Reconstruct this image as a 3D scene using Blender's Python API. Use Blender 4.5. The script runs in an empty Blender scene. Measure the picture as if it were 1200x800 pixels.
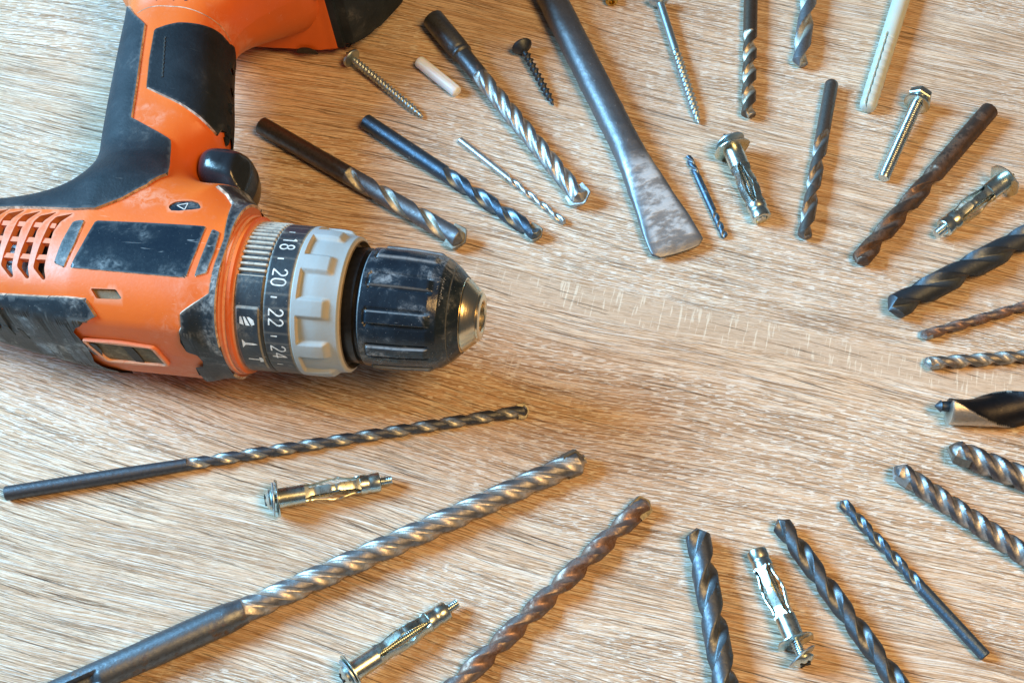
import bpy, bmesh, math, random
import numpy as np
from mathutils import Matrix, Vector
from mathutils.geometry import delaunay_2d_cdt

rng = np.random.RandomState(7)
random.seed(7)
S = 0.001                      # builders work in millimetres
scene = bpy.context.scene
col = scene.collection

# ------------------------------------------------------------------ camera
TILT = math.radians(30); DIST = 500.0; FPX = 1600.0
cd = bpy.data.cameras.new('camera'); cam = bpy.data.objects.new('camera', cd); col.objects.link(cam)
cd.sensor_width = 36.0; cd.lens = 36.0 * FPX / 1200.0
cam.location = (0, -DIST * math.sin(TILT) * S, DIST * math.cos(TILT) * S)
cam.rotation_euler = (TILT, 0, 0)
cd.clip_start = 0.01; cd.clip_end = 20
scene.camera = cam

# ------------------------------------------------------------------ light
w = bpy.data.worlds.new('World'); scene.world = w; w.use_nodes = True
bg = w.node_tree.nodes['Background']
bg.inputs[0].default_value = (0.75, 0.86, 1.0, 1); bg.inputs[1].default_value = 0.08

def area(name, loc, target, sx, sy, power, color):
    l = bpy.data.lights.new(name, 'AREA'); l.shape = 'RECTANGLE'; l.size = sx; l.size_y = sy
    l.energy = power; l.color = color
    o = bpy.data.objects.new(name, l); col.objects.link(o); o.location = loc
    o.rotation_euler = (Vector(target) - Vector(loc)).to_track_quat('-Z', 'Y').to_euler()
    return o
area('window_light', (-1.40, 0.30, 0.96), (-0.02, -0.04, 0), 0.86, 0.62, 84.0, (0.32, 0.68, 1.0))
area('room_lamp', (0.44, -0.32, 1.02), (0.06, -0.02, 0), 0.40, 0.40, 10.8, (1.0, 0.58, 0.20))
scene.view_settings.view_transform = 'Standard'
scene.view_settings.look = 'None'
scene.view_settings.exposure = 0.05
scene.view_settings.gamma = 1.0
scene.cycles.use_denoising = True
scene.cycles.max_bounces = 6

# ------------------------------------------------------------------ geometry of the view (only used to read positions off the photograph)
ROT = np.array([[1, 0, 0], [0, math.cos(TILT), -math.sin(TILT)], [0, math.sin(TILT), math.cos(TILT)]])
CAM = np.array([0, -DIST * math.sin(TILT), DIST * math.cos(TILT)])
def ray(px, py):
    return CAM, ROT @ np.array([(px - 600) / FPX, -(py - 400) / FPX, -1.0])
def P(px, py, z=0.0):
    o, d = ray(px, py); return o + d * ((z - o[2]) / d[2])
def mmpp(px, py):
    q = P(px, py); return float(-(ROT.T @ (q - CAM))[2] / FPX)

# ------------------------------------------------------------------ materials
class NT:
    def __init__(s, name):
        m = bpy.data.materials.new(name); m.use_nodes = True; s.m = m; s.t = m.node_tree
        s.b = s.t.nodes['Principled BSDF']; s.tc = s.n('ShaderNodeTexCoord')
    def n(s, t, **k):
        x = s.t.nodes.new(t)
        for a, b in k.items(): setattr(x, a, b)
        return x
    def l(s, a, b): s.t.links.new(a, b)
    def v(s, x, sock):
        if isinstance(x, (int, float)): sock.default_value = x
        elif isinstance(x, (tuple, list)): sock.default_value = (*x, 1) if len(x) == 3 and len(sock.default_value) == 4 else x
        else: s.l(x, sock)
    def coord(s, scale=(1, 1, 1), rot=(0, 0, 0), src=None):
        m = s.n('ShaderNodeMapping'); m.inputs['Scale'].default_value = scale; m.inputs['Rotation'].default_value = rot
        s.l(src or s.tc.outputs['Object'], m.inputs['Vector']); return m.outputs[0]
    def noise(s, scale, detail=4, rough=0.55, vec=None, dist=0.0):
        n = s.n('ShaderNodeTexNoise'); n.inputs['Scale'].default_value = scale; n.inputs['Detail'].default_value = detail
        n.inputs['Roughness'].default_value = rough; n.inputs['Distortion'].default_value = dist
        s.l(vec or s.tc.outputs['Object'], n.inputs['Vector']); return n.outputs[0]
    def ramp(s, x, a, b, lo=0.0, hi=1.0):
        r = s.n('ShaderNodeMapRange'); r.clamp = True; r.interpolation_type = 'SMOOTHSTEP'
        r.inputs['From Min'].default_value = a; r.inputs['From Max'].default_value = b
        r.inputs['To Min'].default_value = lo; r.inputs['To Max'].default_value = hi
        s.l(x, r.inputs['Value']); return r.outputs[0]
    def mix(s, f, a, b, mode='MIX'):
        m = s.n('ShaderNodeMix', data_type='RGBA', blend_type=mode)
        s.v(f, m.inputs[0]); s.v(a, m.inputs[6]); s.v(b, m.inputs[7]); return m.outputs[2]
    def math(s, op, a, b=0.0):
        m = s.n('ShaderNodeMath', operation=op); s.v(a, m.inputs[0]); s.v(b, m.inputs[1]); return m.outputs[0]
    def attr(s, name):
        a = s.n('ShaderNodeAttribute'); a.attribute_name = name; return a.outputs['Fac']
    def bump(s, h, dist, strength=1.0, normal=None):
        b = s.n('ShaderNodeBump'); b.inputs['Distance'].default_value = dist; b.inputs['Strength'].default_value = strength
        s.l(h, b.inputs['Height'])
        if normal is not None: s.l(normal, b.inputs['Normal'])
        return b.outputs[0]
    def out(s, base=None, rough=None, metal=None, normal=None, **kw):
        if base is not None: s.v(base, s.b.inputs['Base Color'])
        if rough is not None: s.v(rough, s.b.inputs['Roughness'])
        if metal is not None: s.v(metal, s.b.inputs['Metallic'])
        if normal is not None: s.l(normal, s.b.inputs['Normal'])
        for k, x in kw.items(): s.v(x, s.b.inputs[k.replace('_', ' ')])
        return s.m

def steel(name, land, flute, rust=0.0, rough=0.3, grime=0.4, seed=0.0, fleck=None, rustcol=(0.20, 0.065, 0.02)):
    """worn tool steel: 'flute' vertex attribute picks the ground groove colour"""
    t = NT(name)
    vec = t.coord((1, 1, 1)); mp = t.t.nodes[-1]; mp.inputs['Location'].default_value = (seed, seed * .7, seed * .3)
    n1 = t.noise(160, 5, 0.6, vec); n2 = t.noise(620, 5, 0.65, vec); n3 = t.noise(2600, 3, 0.6, vec)
    base = t.mix(t.attr('flute'), land, flute)
    dark = tuple(c * 0.30 for c in land)
    base = t.mix(t.math('MULTIPLY', t.ramp(n2, 0.42, 0.72), grime), base, dark)
    if fleck:
        base = t.mix(t.math('MULTIPLY', t.ramp(n2, 0.60, 0.68), 0.6), base, fleck)
    rm = t.ramp(n1, 0.74 - 0.5 * rust, 0.86 - 0.42 * rust)
    rm = t.math('MULTIPLY', rm, t.ramp(n2, 0.30, 0.60))
    rm = t.math('MULTIPLY', rm, min(1.0, rust * 3))
    rcol = t.mix(t.ramp(n3, 0.35, 0.7), rustcol, tuple(c * 0.38 for c in rustcol))
    base = t.mix(rm, base, rcol)
    r = t.math('ADD', t.math('MULTIPLY', n2, 0.40), rough - 0.02)
    r = t.math('ADD', r, t.math('MULTIPLY', rm, 0.35))
    metal = t.ramp(rm, 0, 1, 0.90, 0.10)
    h = t.math('ADD', t.math('MULTIPLY', n3, 0.35), t.math('MULTIPLY', n2, 0.8))
    return t.out(base, r, metal, t.bump(h, 0.00028, 0.55))

def zinc(name, c, rough=0.22, yellow=(0.62, 0.56, 0.34)):
    t = NT(name); n1 = t.noise(110, 3); n2 = t.noise(900, 4)
    base = t.mix(t.ramp(n1, 0.45, 0.62, 0, .45), c, yellow)
    base = t.mix(t.ramp(n2, 0.6, 0.75, 0, .5), base, tuple(x * .35 for x in c))
    return t.out(base, t.math('ADD', t.math('MULTIPLY', n2, 0.25), rough - .10), 1.0, t.bump(n2, 0.00005, 0.25))

def plastic(name, c, c2, rough=0.4, dustc=(0.52, 0.42, 0.30), dust=0.0, bump=0.3, dscale=45, pscale=1.0, spec=.5):
    """moulded plastic or rubber with smeared plaster dust"""
    t = NT(name); n1 = t.noise(dscale, 6, 0.62, dist=0.4); n2 = t.noise(900 * pscale, 4, .6); n3 = t.noise(300, 6, 0.7, dist=1.0)
    sp = t.noise(2400, 2, .5)
    base = t.mix(t.ramp(n1, .35, .65), c, c2)
    dm = t.math('MULTIPLY', t.ramp(n1, 0.62 - 0.3 * dust, 0.80 - 0.2 * dust), t.ramp(n3, 0.38, 0.62))
    dm = t.math('MULTIPLY', dm, min(1, dust * 1.6))
    dm = t.math('MAXIMUM', dm, t.math('MULTIPLY', t.attr('dust'), t.ramp(n3, 0.25, 0.55, 0.25, 1.0)))
    dm = t.math('MAXIMUM', dm, t.math('MULTIPLY', t.ramp(sp, .70, .78), min(.8, dust * 1.5)))
    base = t.mix(dm, base, dustc); sc_ = t.noise(1.0, 3, .6, t.coord((60, 900, 300), (.4, .2, .7)), .6)
    base = t.mix(t.math('MULTIPLY', t.ramp(sc_, .70, .74), min(.55, dust * 1.2)), base, tuple(min(.8, x * 1.1) for x in dustc))
    r = t.math('ADD', t.math('MULTIPLY', n2, .2), rough - .1)
    r = t.math('ADD', r, t.math('MULTIPLY', dm, .4))
    return t.out(base, r, 0.0, t.bump(t.math('ADD', n2, t.math('MULTIPLY', n3, .5)), 0.00018, bump), Specular_IOR_Level=spec)

def plain(name, c, rough=0.5, metal=0.0, **k):
    t = NT(name); n = t.noise(700, 4)
    return t.out(t.mix(t.ramp(n, .35, .7), c, tuple(x * .6 for x in c)), rough, metal, t.bump(n, 0.00015, .3), **k)

def wood_mat():
    t = NT('limed_oak_laminate')
    src = t.tc.outputs['Object']
    # slow wandering of the grain direction (sideways shift only)
    a = math.radians(14)
    g0 = t.coord((1, 1, 1), (0, 0, a))
    wn = t.noise(1.0, 2, .45, t.coord((2.4, 5.0, 1), src=g0))
    wn2 = t.noise(1.0, 2, .5, t.coord((14, 60, 1), src=g0))
    sh = t.math('ADD', t.math('MULTIPLY', t.math('SUBTRACT', wn, .5), .060), t.math('MULTIPLY', t.math('SUBTRACT', wn2, .5), .0030))
    cv = t.n('ShaderNodeCombineXYZ'); t.l(sh, cv.inputs[1])
    add = t.n('ShaderNodeVectorMath', operation='ADD'); t.l(g0, add.inputs[0]); t.l(cv.outputs[0], add.inputs[1]); rot = add.outputs[0]
    rot2 = t.coord((1, 1, 1), (0, 0, math.radians(5)), rot)
    rot3 = t.coord((1, 1, 1), (0, 0, math.radians(-5)), rot)
    def st(u, v, det=4, r=.55, src=rot, dist=0.0):
        return t.noise(1.0, det, r, t.coord((u, v, 1), src=src), dist)
    broad = st(4.0, 34, 3, .5)                       # cathedral bands
    mid = st(10, 230, 4, .6)
    fib = st(24, 2100, 4, .66)
    fine = st(190, 3400, 2, .65)
    dash = st(230, 2000, 2, .5, rot3)                # short limed pores
    longd = st(16, 1600, 3, .55)
    zone = st(5, 20, 2, .5)                          # where short pores take over from long lines
    dark = st(24, 2000, 3, .5, rot2)
    crack = st(22, 1100, 2, .5, rot2)
    ray = st(700, 60, 3, .6)                         # medullary flecks across the grain
    zs = t.ramp(zone, .42, .50)
    sep = t.n('ShaderNodeSeparateXYZ'); t.l(g0, sep.inputs[0]); p_ = P(860, 388) * S; yc = float(p_[0] * math.sin(a) + p_[1] * math.cos(a))
    yy = t.math('ADD', sep.outputs[1], t.math('ADD', t.math('MULTIPLY', t.math('SUBTRACT', wn2, .5), .010), t.math('MULTIPLY', t.math('SUBTRACT', st(90, 60, 2), .5), .004)))
    off = t.math('ABSOLUTE', t.math('SUBTRACT', yy, yc)); band = t.math('MULTIPLY', t.ramp(off, .0045, .0075, 1, 0), t.ramp(sep.outputs[0], -.05, .02))
    keep = t.math('SUBTRACT', 1.0, t.math('MULTIPLY', band, .75))
    base = t.mix(t.ramp(broad, .34, .66), (0.68, 0.445, 0.275), (0.47, 0.29, 0.168))
    base = t.mix(t.ramp(mid, .38, .60, 0, .80), base, (0.76, 0.54, 0.37))
    base = t.mix(t.math('MULTIPLY', band, .7), base, (0.60, 0.44, 0.31))
    base = t.mix(t.math('MULTIPLY', t.ramp(fib, .40, .50, .85, 0), keep), base, (0.33, 0.20, 0.11))
    base = t.mix(t.math('MULTIPLY', t.ramp(fib, .50, .60, 0, .85), keep), base, (0.86, 0.73, 0.57))
    base = t.mix(t.ramp(fine, .50, .64, 0, .48), base, (0.28, 0.165, 0.095))
    w1 = t.math('MULTIPLY', t.ramp(dash, .535, .585), t.math('ADD', t.math('MULTIPLY', zs, .5), .22))
    w2 = t.math('MULTIPLY', t.ramp(longd, .565, .63), t.math('SUBTRACT', .75, t.math('MULTIPLY', zs, .4)))
    wmask = t.math('MULTIPLY', t.math('MAXIMUM', w1, w2), keep)
    base = t.mix(wmask, base, (0.92, 0.86, 0.77))
    raym = t.math('MULTIPLY', t.math('MULTIPLY', t.ramp(ray, .58, .66), t.ramp(st(9, 40, 2), .60, .66)), .40)
    raym = t.math('MAXIMUM', raym, t.math('MULTIPLY', t.math('MULTIPLY', t.ramp(ray, .56, .62), band), .65))
    base = t.mix(raym, base, (0.84, 0.73, 0.58))
    dmask = t.math('MULTIPLY', t.ramp(dark, .575, .65), t.math('MULTIPLY', keep, .50))
    base = t.mix(dmask, base, (0.17, 0.095, 0.05))
    cmask = t.math('MULTIPLY', t.ramp(crack, .66, .69), t.math('SUBTRACT', 1.0, t.math('MULTIPLY', zs, .4)))
    base = t.mix(t.math('MULTIPLY', cmask, .75), base, (0.10, 0.055, 0.03))
    h = t.math('SUBTRACT', t.math('MULTIPLY', fib, .9), t.math('MULTIPLY', wmask, .25))
    h = t.math('SUBTRACT', h, t.math('MULTIPLY', dmask, .7))
    h = t.math('SUBTRACT', h, t.math('MULTIPLY', cmask, .9))
    h = t.math('ADD', h, t.math('MULTIPLY', fine, .3))
    r = t.math('ADD', t.math('MULTIPLY', fib, .25), .44)
    return t.out(base, r, 0.0, t.bump(h, 0.00045, 1.0))

# ------------------------------------------------------------------ mesh helpers
def pip(pts, poly):
    x, y = pts[:, 0], pts[:, 1]; ins = np.zeros(len(pts), bool); n = len(poly); j = n - 1
    for i in range(n):
        xi, yi = poly[i]; xj, yj = poly[j]
        if yi != yj:
            c = ((yi > y) != (yj > y)) & (x < (xj - xi) * (y - yi) / (yj - yi) + xi); ins ^= c
        j = i
    return ins
def nearest(pts, poly):
    """distance and closest point on a closed polygon"""
    A = np.asarray(poly, float); B = np.roll(A, -1, 0)
    best = np.full(len(pts), 1e9); cp = np.zeros((len(pts), 2))
    for a, b in zip(A, B):
        ab = b - a; L = (ab * ab).sum()
        if L < 1e-12: continue
        t = np.clip(((pts - a) @ ab) / L, 0, 1); q = a + t[:, None] * ab
        d = np.hypot(*(pts - q).T); m = d < best; best[m] = d[m]; cp[m] = q[m]
    return best, cp
def densify(poly, step):
    out = []; n = len(poly)
    for i in range(n):
        a = np.array(poly[i], float); b = np.array(poly[(i + 1) % n], float); k = max(1, int(math.ceil(np.hypot(*(b - a)) / step)))
        for j in range(k): out.append(a + (b - a) * j / k)
    return np.array(out)
def chaikin(poly, it=2, closed=True):
    p = np.array(poly, float)
    for _ in range(it):
        q = np.roll(p, -1, 0) if closed else p[1:]; a = p if closed else p[:-1]
        n = np.empty((2 * len(a), p.shape[1])); n[0::2] = .75 * a + .25 * q; n[1::2] = .25 * a + .75 * q
        p = n if closed else np.vstack([p[:1], n, p[-1:]])
    return p

def tag(o, label=None, cat=None, group=None, kind=None):
    if label: o['label'] = label
    if cat: o['category'] = cat
    if group: o['group'] = group
    if kind: o['kind'] = kind
    return o

class Thing:
    """an Empty on the table; parts are written in the thing's own axis frame (mm) and stored local to the Empty"""
    def __init__(s, name, origin, frame, label, cat, group=None, base=None):
        s.o = np.array(origin, float); s.F = np.array(frame, float)      # rows = axes X, Y, Z
        e = bpy.data.objects.new(name, None); col.objects.link(e); e.empty_display_size = 0.01
        b = np.array([s.o[0], s.o[1], 0.0]) if base is None else np.array(base, float)
        yaw = math.atan2(s.F[0][1], s.F[0][0])
        e.location = b * S; e.rotation_euler = (0, 0, yaw); s.e = e; s.b = b
        c, n = math.cos(-yaw), math.sin(-yaw); s.Rz = np.array([[c, -n, 0], [n, c, 0], [0, 0, 1]])
        tag(e, label, cat, group)
    def local(s, V):
        Wd = s.o + np.asarray(V, float) @ s.F
        return (Wd - s.b) @ s.Rz.T * S
    def part(s, name, V, faces, mats, parent=None, idx=None, attrs=None, sharp=38, label=None, smooth=True):
        me = bpy.data.meshes.new(name)
        me.from_pydata(s.local(V).tolist(), [], faces if isinstance(faces, list) else faces.tolist())
        for m in (mats if isinstance(mats, (list, tuple)) else [mats]): me.materials.append(m)
        if idx is not None: me.polygons.foreach_set('material_index', np.asarray(idx, dtype=np.int32))
        if attrs:
            for k, a in attrs.items():
                at = me.attributes.new(k, 'FLOAT', 'POINT'); at.data.foreach_set('value', np.asarray(a, dtype=np.float32))
        bm = bmesh.new(); bm.from_mesh(me); bmesh.ops.recalc_face_normals(bm, faces=bm.faces); bm.to_mesh(me); bm.free()
        if smooth:
            me.polygons.foreach_set('use_smooth', [True] * len(me.polygons)); me.set_sharp_from_angle(angle=math.radians(sharp))
        o = bpy.data.objects.new(name, me); col.objects.link(o); o.parent = parent or s.e
        if label: o['label'] = label
        return o

def join(parts):
    V = []; Fc = []; n = 0
    for v, f in parts:
        V.append(np.asarray(v, float)); Fc += [[i + n for i in q] for q in f]; n += len(v)
    return np.vstack(V), Fc

def grid(xs, nt, rf, cap=True, yz=None):
    """surface round the x axis: rf(x array, theta array) -> radius (nx,nt) ; yz(x) optional centre offset"""
    th = np.linspace(0, 2 * math.pi, nt, endpoint=False)
    X, Tt = np.meshgrid(np.asarray(xs, float), th, indexing='ij'); R = rf(X, Tt) * np.ones_like(X)
    V = np.stack([X, R * np.cos(Tt), R * np.sin(Tt)], -1).reshape(-1, 3)
    nx = len(xs); i = np.arange(nx - 1)[:, None]; j = np.arange(nt)[None, :]; j2 = (j + 1) % nt
    F = np.stack([i * nt + j, i * nt + j2, (i + 1) * nt + j2, (i + 1) * nt + j], -1).reshape(-1, 4).tolist()
    if cap:
        k = len(V); V = np.vstack([V, [[xs[0], 0, 0], [xs[-1], 0, 0]]])
        for jj in range(nt):
            F.append([k, (jj + 1) % nt, jj]); F.append([k + 1, (nx - 1) * nt + jj, (nx - 1) * nt + (jj + 1) % nt])
    return V, F
def lathe(prof, nt=40, mod=None):
    """prof: list of (x, r), may double back (rings)"""
    xs = np.array([p[0] for p in prof], float); rs = np.array([p[1] for p in prof], float)
    th = np.linspace(0, 2 * math.pi, nt, endpoint=False)
    R = rs[:, None] * np.ones(nt)[None, :]; X = xs[:, None] * np.ones(nt)[None, :]
    if mod is not None: X, R = mod(X, R, th[None, :])
    V = np.stack([X, R * np.cos(th), R * np.sin(th)], -1).reshape(-1, 3); nx = len(prof)
    F = [[i * nt + j, i * nt + (j + 1) % nt, (i + 1) * nt + (j + 1) % nt, (i + 1) * nt + j] for i in range(nx - 1) for j in range(nt)]
    return V, F
def box(c, h, M=None):
    c = np.array(c, float); h = np.array(h, float)
    V = np.array([[x, y, z] for x in (-1, 1) for y in (-1, 1) for z in (-1, 1)], float) * h
    if M is not None: V = V @ np.array(M)
    return V + c, [[0, 1, 3, 2], [4, 6, 7, 5], [0, 4, 5, 1], [2, 3, 7, 6], [0, 2, 6, 4], [1, 5, 7, 3]]
def sm(x, a, b):
    t = np.clip((x - a) / (b - a), 0, 1); return t * t * (3 - 2 * t)

# ------------------------------------------------------------------ the table
def build_table():
    bm = bmesh.new(); bmesh.ops.create_cube(bm, size=1)
    bmesh.ops.scale(bm, vec=(1.5, 1.2, 0.028), verts=bm.verts); bmesh.ops.translate(bm, vec=(0, 0.05, -0.014), verts=bm.verts)
    bmesh.ops.bevel(bm, geom=[e for e in bm.edges], offset=0.002, segments=2, affect='EDGES')
    me = bpy.data.meshes.new('table_top'); bm.to_mesh(me); bm.free(); me.materials.append(wood_mat())
    o = bpy.data.objects.new('table_top', me); col.objects.link(o)
    tag(o, kind='structure')
build_table()

# ------------------------------------------------------------------ metals
M = dict(
    grey=steel('grey_steel', (0.24, 0.255, 0.28), (0.62, 0.61, 0.52), 0.10, .34, .5, .11),
    greydark=steel('dark_grey_steel', (0.12, 0.13, 0.15), (0.56, 0.57, 0.54), 0.06, .30, .5, .31),
    blued=steel('blued_steel', (0.10, 0.145, 0.20), (0.24, 0.30, 0.36), 0.05, .27, .35, .52, fleck=(.45, .5, .55)),
    black=steel('black_oxide_steel', (0.085, 0.10, 0.12), (0.15, 0.18, 0.21), 0.12, .32, .3, .72),
    blackfl=steel('black_steel_bronze_flutes', (0.115, 0.13, 0.15), (0.17, 0.185, 0.20), 0.24, .30, .4, .93, rustcol=(0.16, 0.09, 0.045)),
    bright=steel('bright_steel', (0.34, 0.35, 0.37), (0.66, 0.64, 0.60), 0.14, .24, .6, 1.1, rustcol=(.25, .17, .1)),
    silver=steel('silver_steel', (0.60, 0.61, 0.62), (0.50, 0.50, 0.48), 0.0, .20, .4, 1.3),
    brown=steel('brown_tarnished_steel', (0.16, 0.125, 0.10), (0.66, 0.62, 0.52), 0.34, .28, .45, 1.5, rustcol=(.13, .07, .035)),
    brown2=steel('brown_grey_steel', (0.19, 0.175, 0.165), (0.36, 0.34, 0.32), 0.30, .28, .5, 1.7, rustcol=(.14, .075, .04)),
    rusty=steel('rusty_steel', (0.15, 0.105, 0.085), (0.22, 0.15, 0.115), 0.60, .33, .5, 1.9, rustcol=(.13, .062, .030)),
    rusty2=steel('rust_stained_steel', (0.24, 0.20, 0.19), (0.34, 0.22, 0.17), 0.66, .30, .4, 2.2, rustcol=(.17, .088, .062)),
    rusty3=steel('rust_spotted_grey_steel', (0.24, 0.225, 0.21), (0.60, 0.59, 0.56), 0.40, .30, .5, 2.6, rustcol=(.17, .085, .04)),
    sds=steel('worn_hammer_bit_steel', (0.25, 0.25, 0.26), (0.62, 0.58, 0.53), 0.22, .30, .55, 2.9, rustcol=(.19, .11, .06)),
    shank=steel('oiled_shank_steel', (0.17, 0.19, 0.215), (0.2, 0.2, 0.22), 0.36, .26, .5, 3.1, rustcol=(.16, .075, .03)),
    tarnish=steel('heat_tarnished_steel', (0.15, 0.15, 0.165), (0.50, 0.50, 0.50), 0.34, .30, .6, 5.3, rustcol=(.20, .10, .045)),
    brownshank=steel('brown_stained_shank', (0.15, 0.135, 0.125), (0.2, 0.2, 0.2), 0.12, .26, .5, 4.9, rustcol=(.10, .06, .035)),
    carbide=steel('carbide', (0.30, 0.29, 0.25), (0.3, 0.3, 0.28), 0.18, .38, .5, 3.4, rustcol=(.25, .17, .08)),
    carbidec=steel('pale_carbide', (0.46, 0.50, 0.52), (0.4, 0.4, 0.4), 0.0, .35, .5, 3.6),
    chisel=steel('forged_steel', (0.20, 0.21, 0.23), (0.2, 0.2, 0.2), 0.14, .33, .4, 3.9, fleck=(.40, .42, .45), rustcol=(.15, .07, .045)),
    zinc=zinc('zinc_plate', (0.62, 0.72, 0.76), .24, (0.58, 0.60, 0.52)),
    zincy=zinc('passivated_zinc', (0.62, 0.70, 0.68), .27, (0.58, 0.55, 0.38)),
    zincd=zinc('dull_zinc', (0.50, 0.62, 0.70), .40, (0.44, 0.47, 0.46)),
    hole=plain('recess_shade_black', (0.012, 0.012, 0.013), .7),  # painted shade for the screw-head recesses
    brass=plain('brass', (0.72, 0.50, 0.14), .25, 1.0),
)

# ------------------------------------------------------------------ long things laid on the table
def lay(name, A, B, ra, rb, label, cat, group=None, roll=0.0):
    """frame with X from pixel A (resting radius ra) to pixel B (resting radius rb)"""
    a = P(A[0], A[1], ra); b = P(B[0], B[1], rb); X = b - a; L = float(np.linalg.norm(X)); X = X / L
    Y = np.cross([0, 0, 1], X); Y /= np.linalg.norm(Y); Z = np.cross(X, Y)
    c, s_ = math.cos(roll), math.sin(roll)
    t = Thing(name, a, [X, Y * c + Z * s_, Z * c - Y * s_], label, cat, group, base=(a[0], a[1], 0)); t.L = L
    return t

def flutefn(n, land, core, R, pitch, x0, ramp, skew=0.0, phase=0.0, rib=0.0, hollow=1.0, xe=None, eramp=1.0):
    """radius and groove-mask of a fluted body; pitch = distance over which one flute turns once"""
    def f(X, Th):
        u = np.mod((Th - 2 * math.pi * X / pitch + phase) * n / (2 * math.pi), 1.0)
        g = np.clip((u - land) / (1 - land), 0, 1)
        g = g ** (1 + skew) if skew >= 0 else 1 - (1 - g) ** (1 - skew)
        prof = np.sin(math.pi * g) ** hollow
        k = np.clip((X - x0) / ramp, 0, 1); k = np.sqrt(1 - (1 - k) ** 2)
        if xe is not None: k = k * np.clip((xe - X) / eramp, 0, 1)
        depth = (R - core * R) * prof * k
        margin = np.where((u > 0.10 * land) & (u < land), 0.022 * R, 0) * k
        ridge = rib * R * np.exp(-((g - .5) / .13) ** 2) * k * (u > land)
        return R - depth - margin + ridge, np.clip(prof * 1.6, 0, 1) * (k > 0.15)
    return f

def carbide_plate(R, w, th, L, xt, ang, ovr=1.06, blunt=.35):
    """roof-shaped insert set across the tip, centred on the axis, ending at xt"""
    Rr = R * ovr; c, s_ = math.cos(ang), math.sin(ang); V = []
    prof = [(xt - L, -Rr * .96), (xt - L, Rr * .96), (xt - R * .62, Rr), (xt - R * .45, Rr * .93), (xt, R * blunt * .3), (xt, -R * blunt * .3), (xt - R * .45, -Rr * .93), (xt - R * .62, -Rr)]
    m = len(prof)
    for sgn in (-1, 1):
        for (x, y) in prof:
            z = sgn * th / 2 * (1 if x < xt - R * .5 else .55); V.append((x, y * c - z * s_, y * s_ + z * c))
    F = [list(range(m))[::-1], list(range(m, 2 * m))] + [[i, (i + 1) % m, m + (i + 1) % m, m + i] for i in range(m)]
    return V, F

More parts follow.
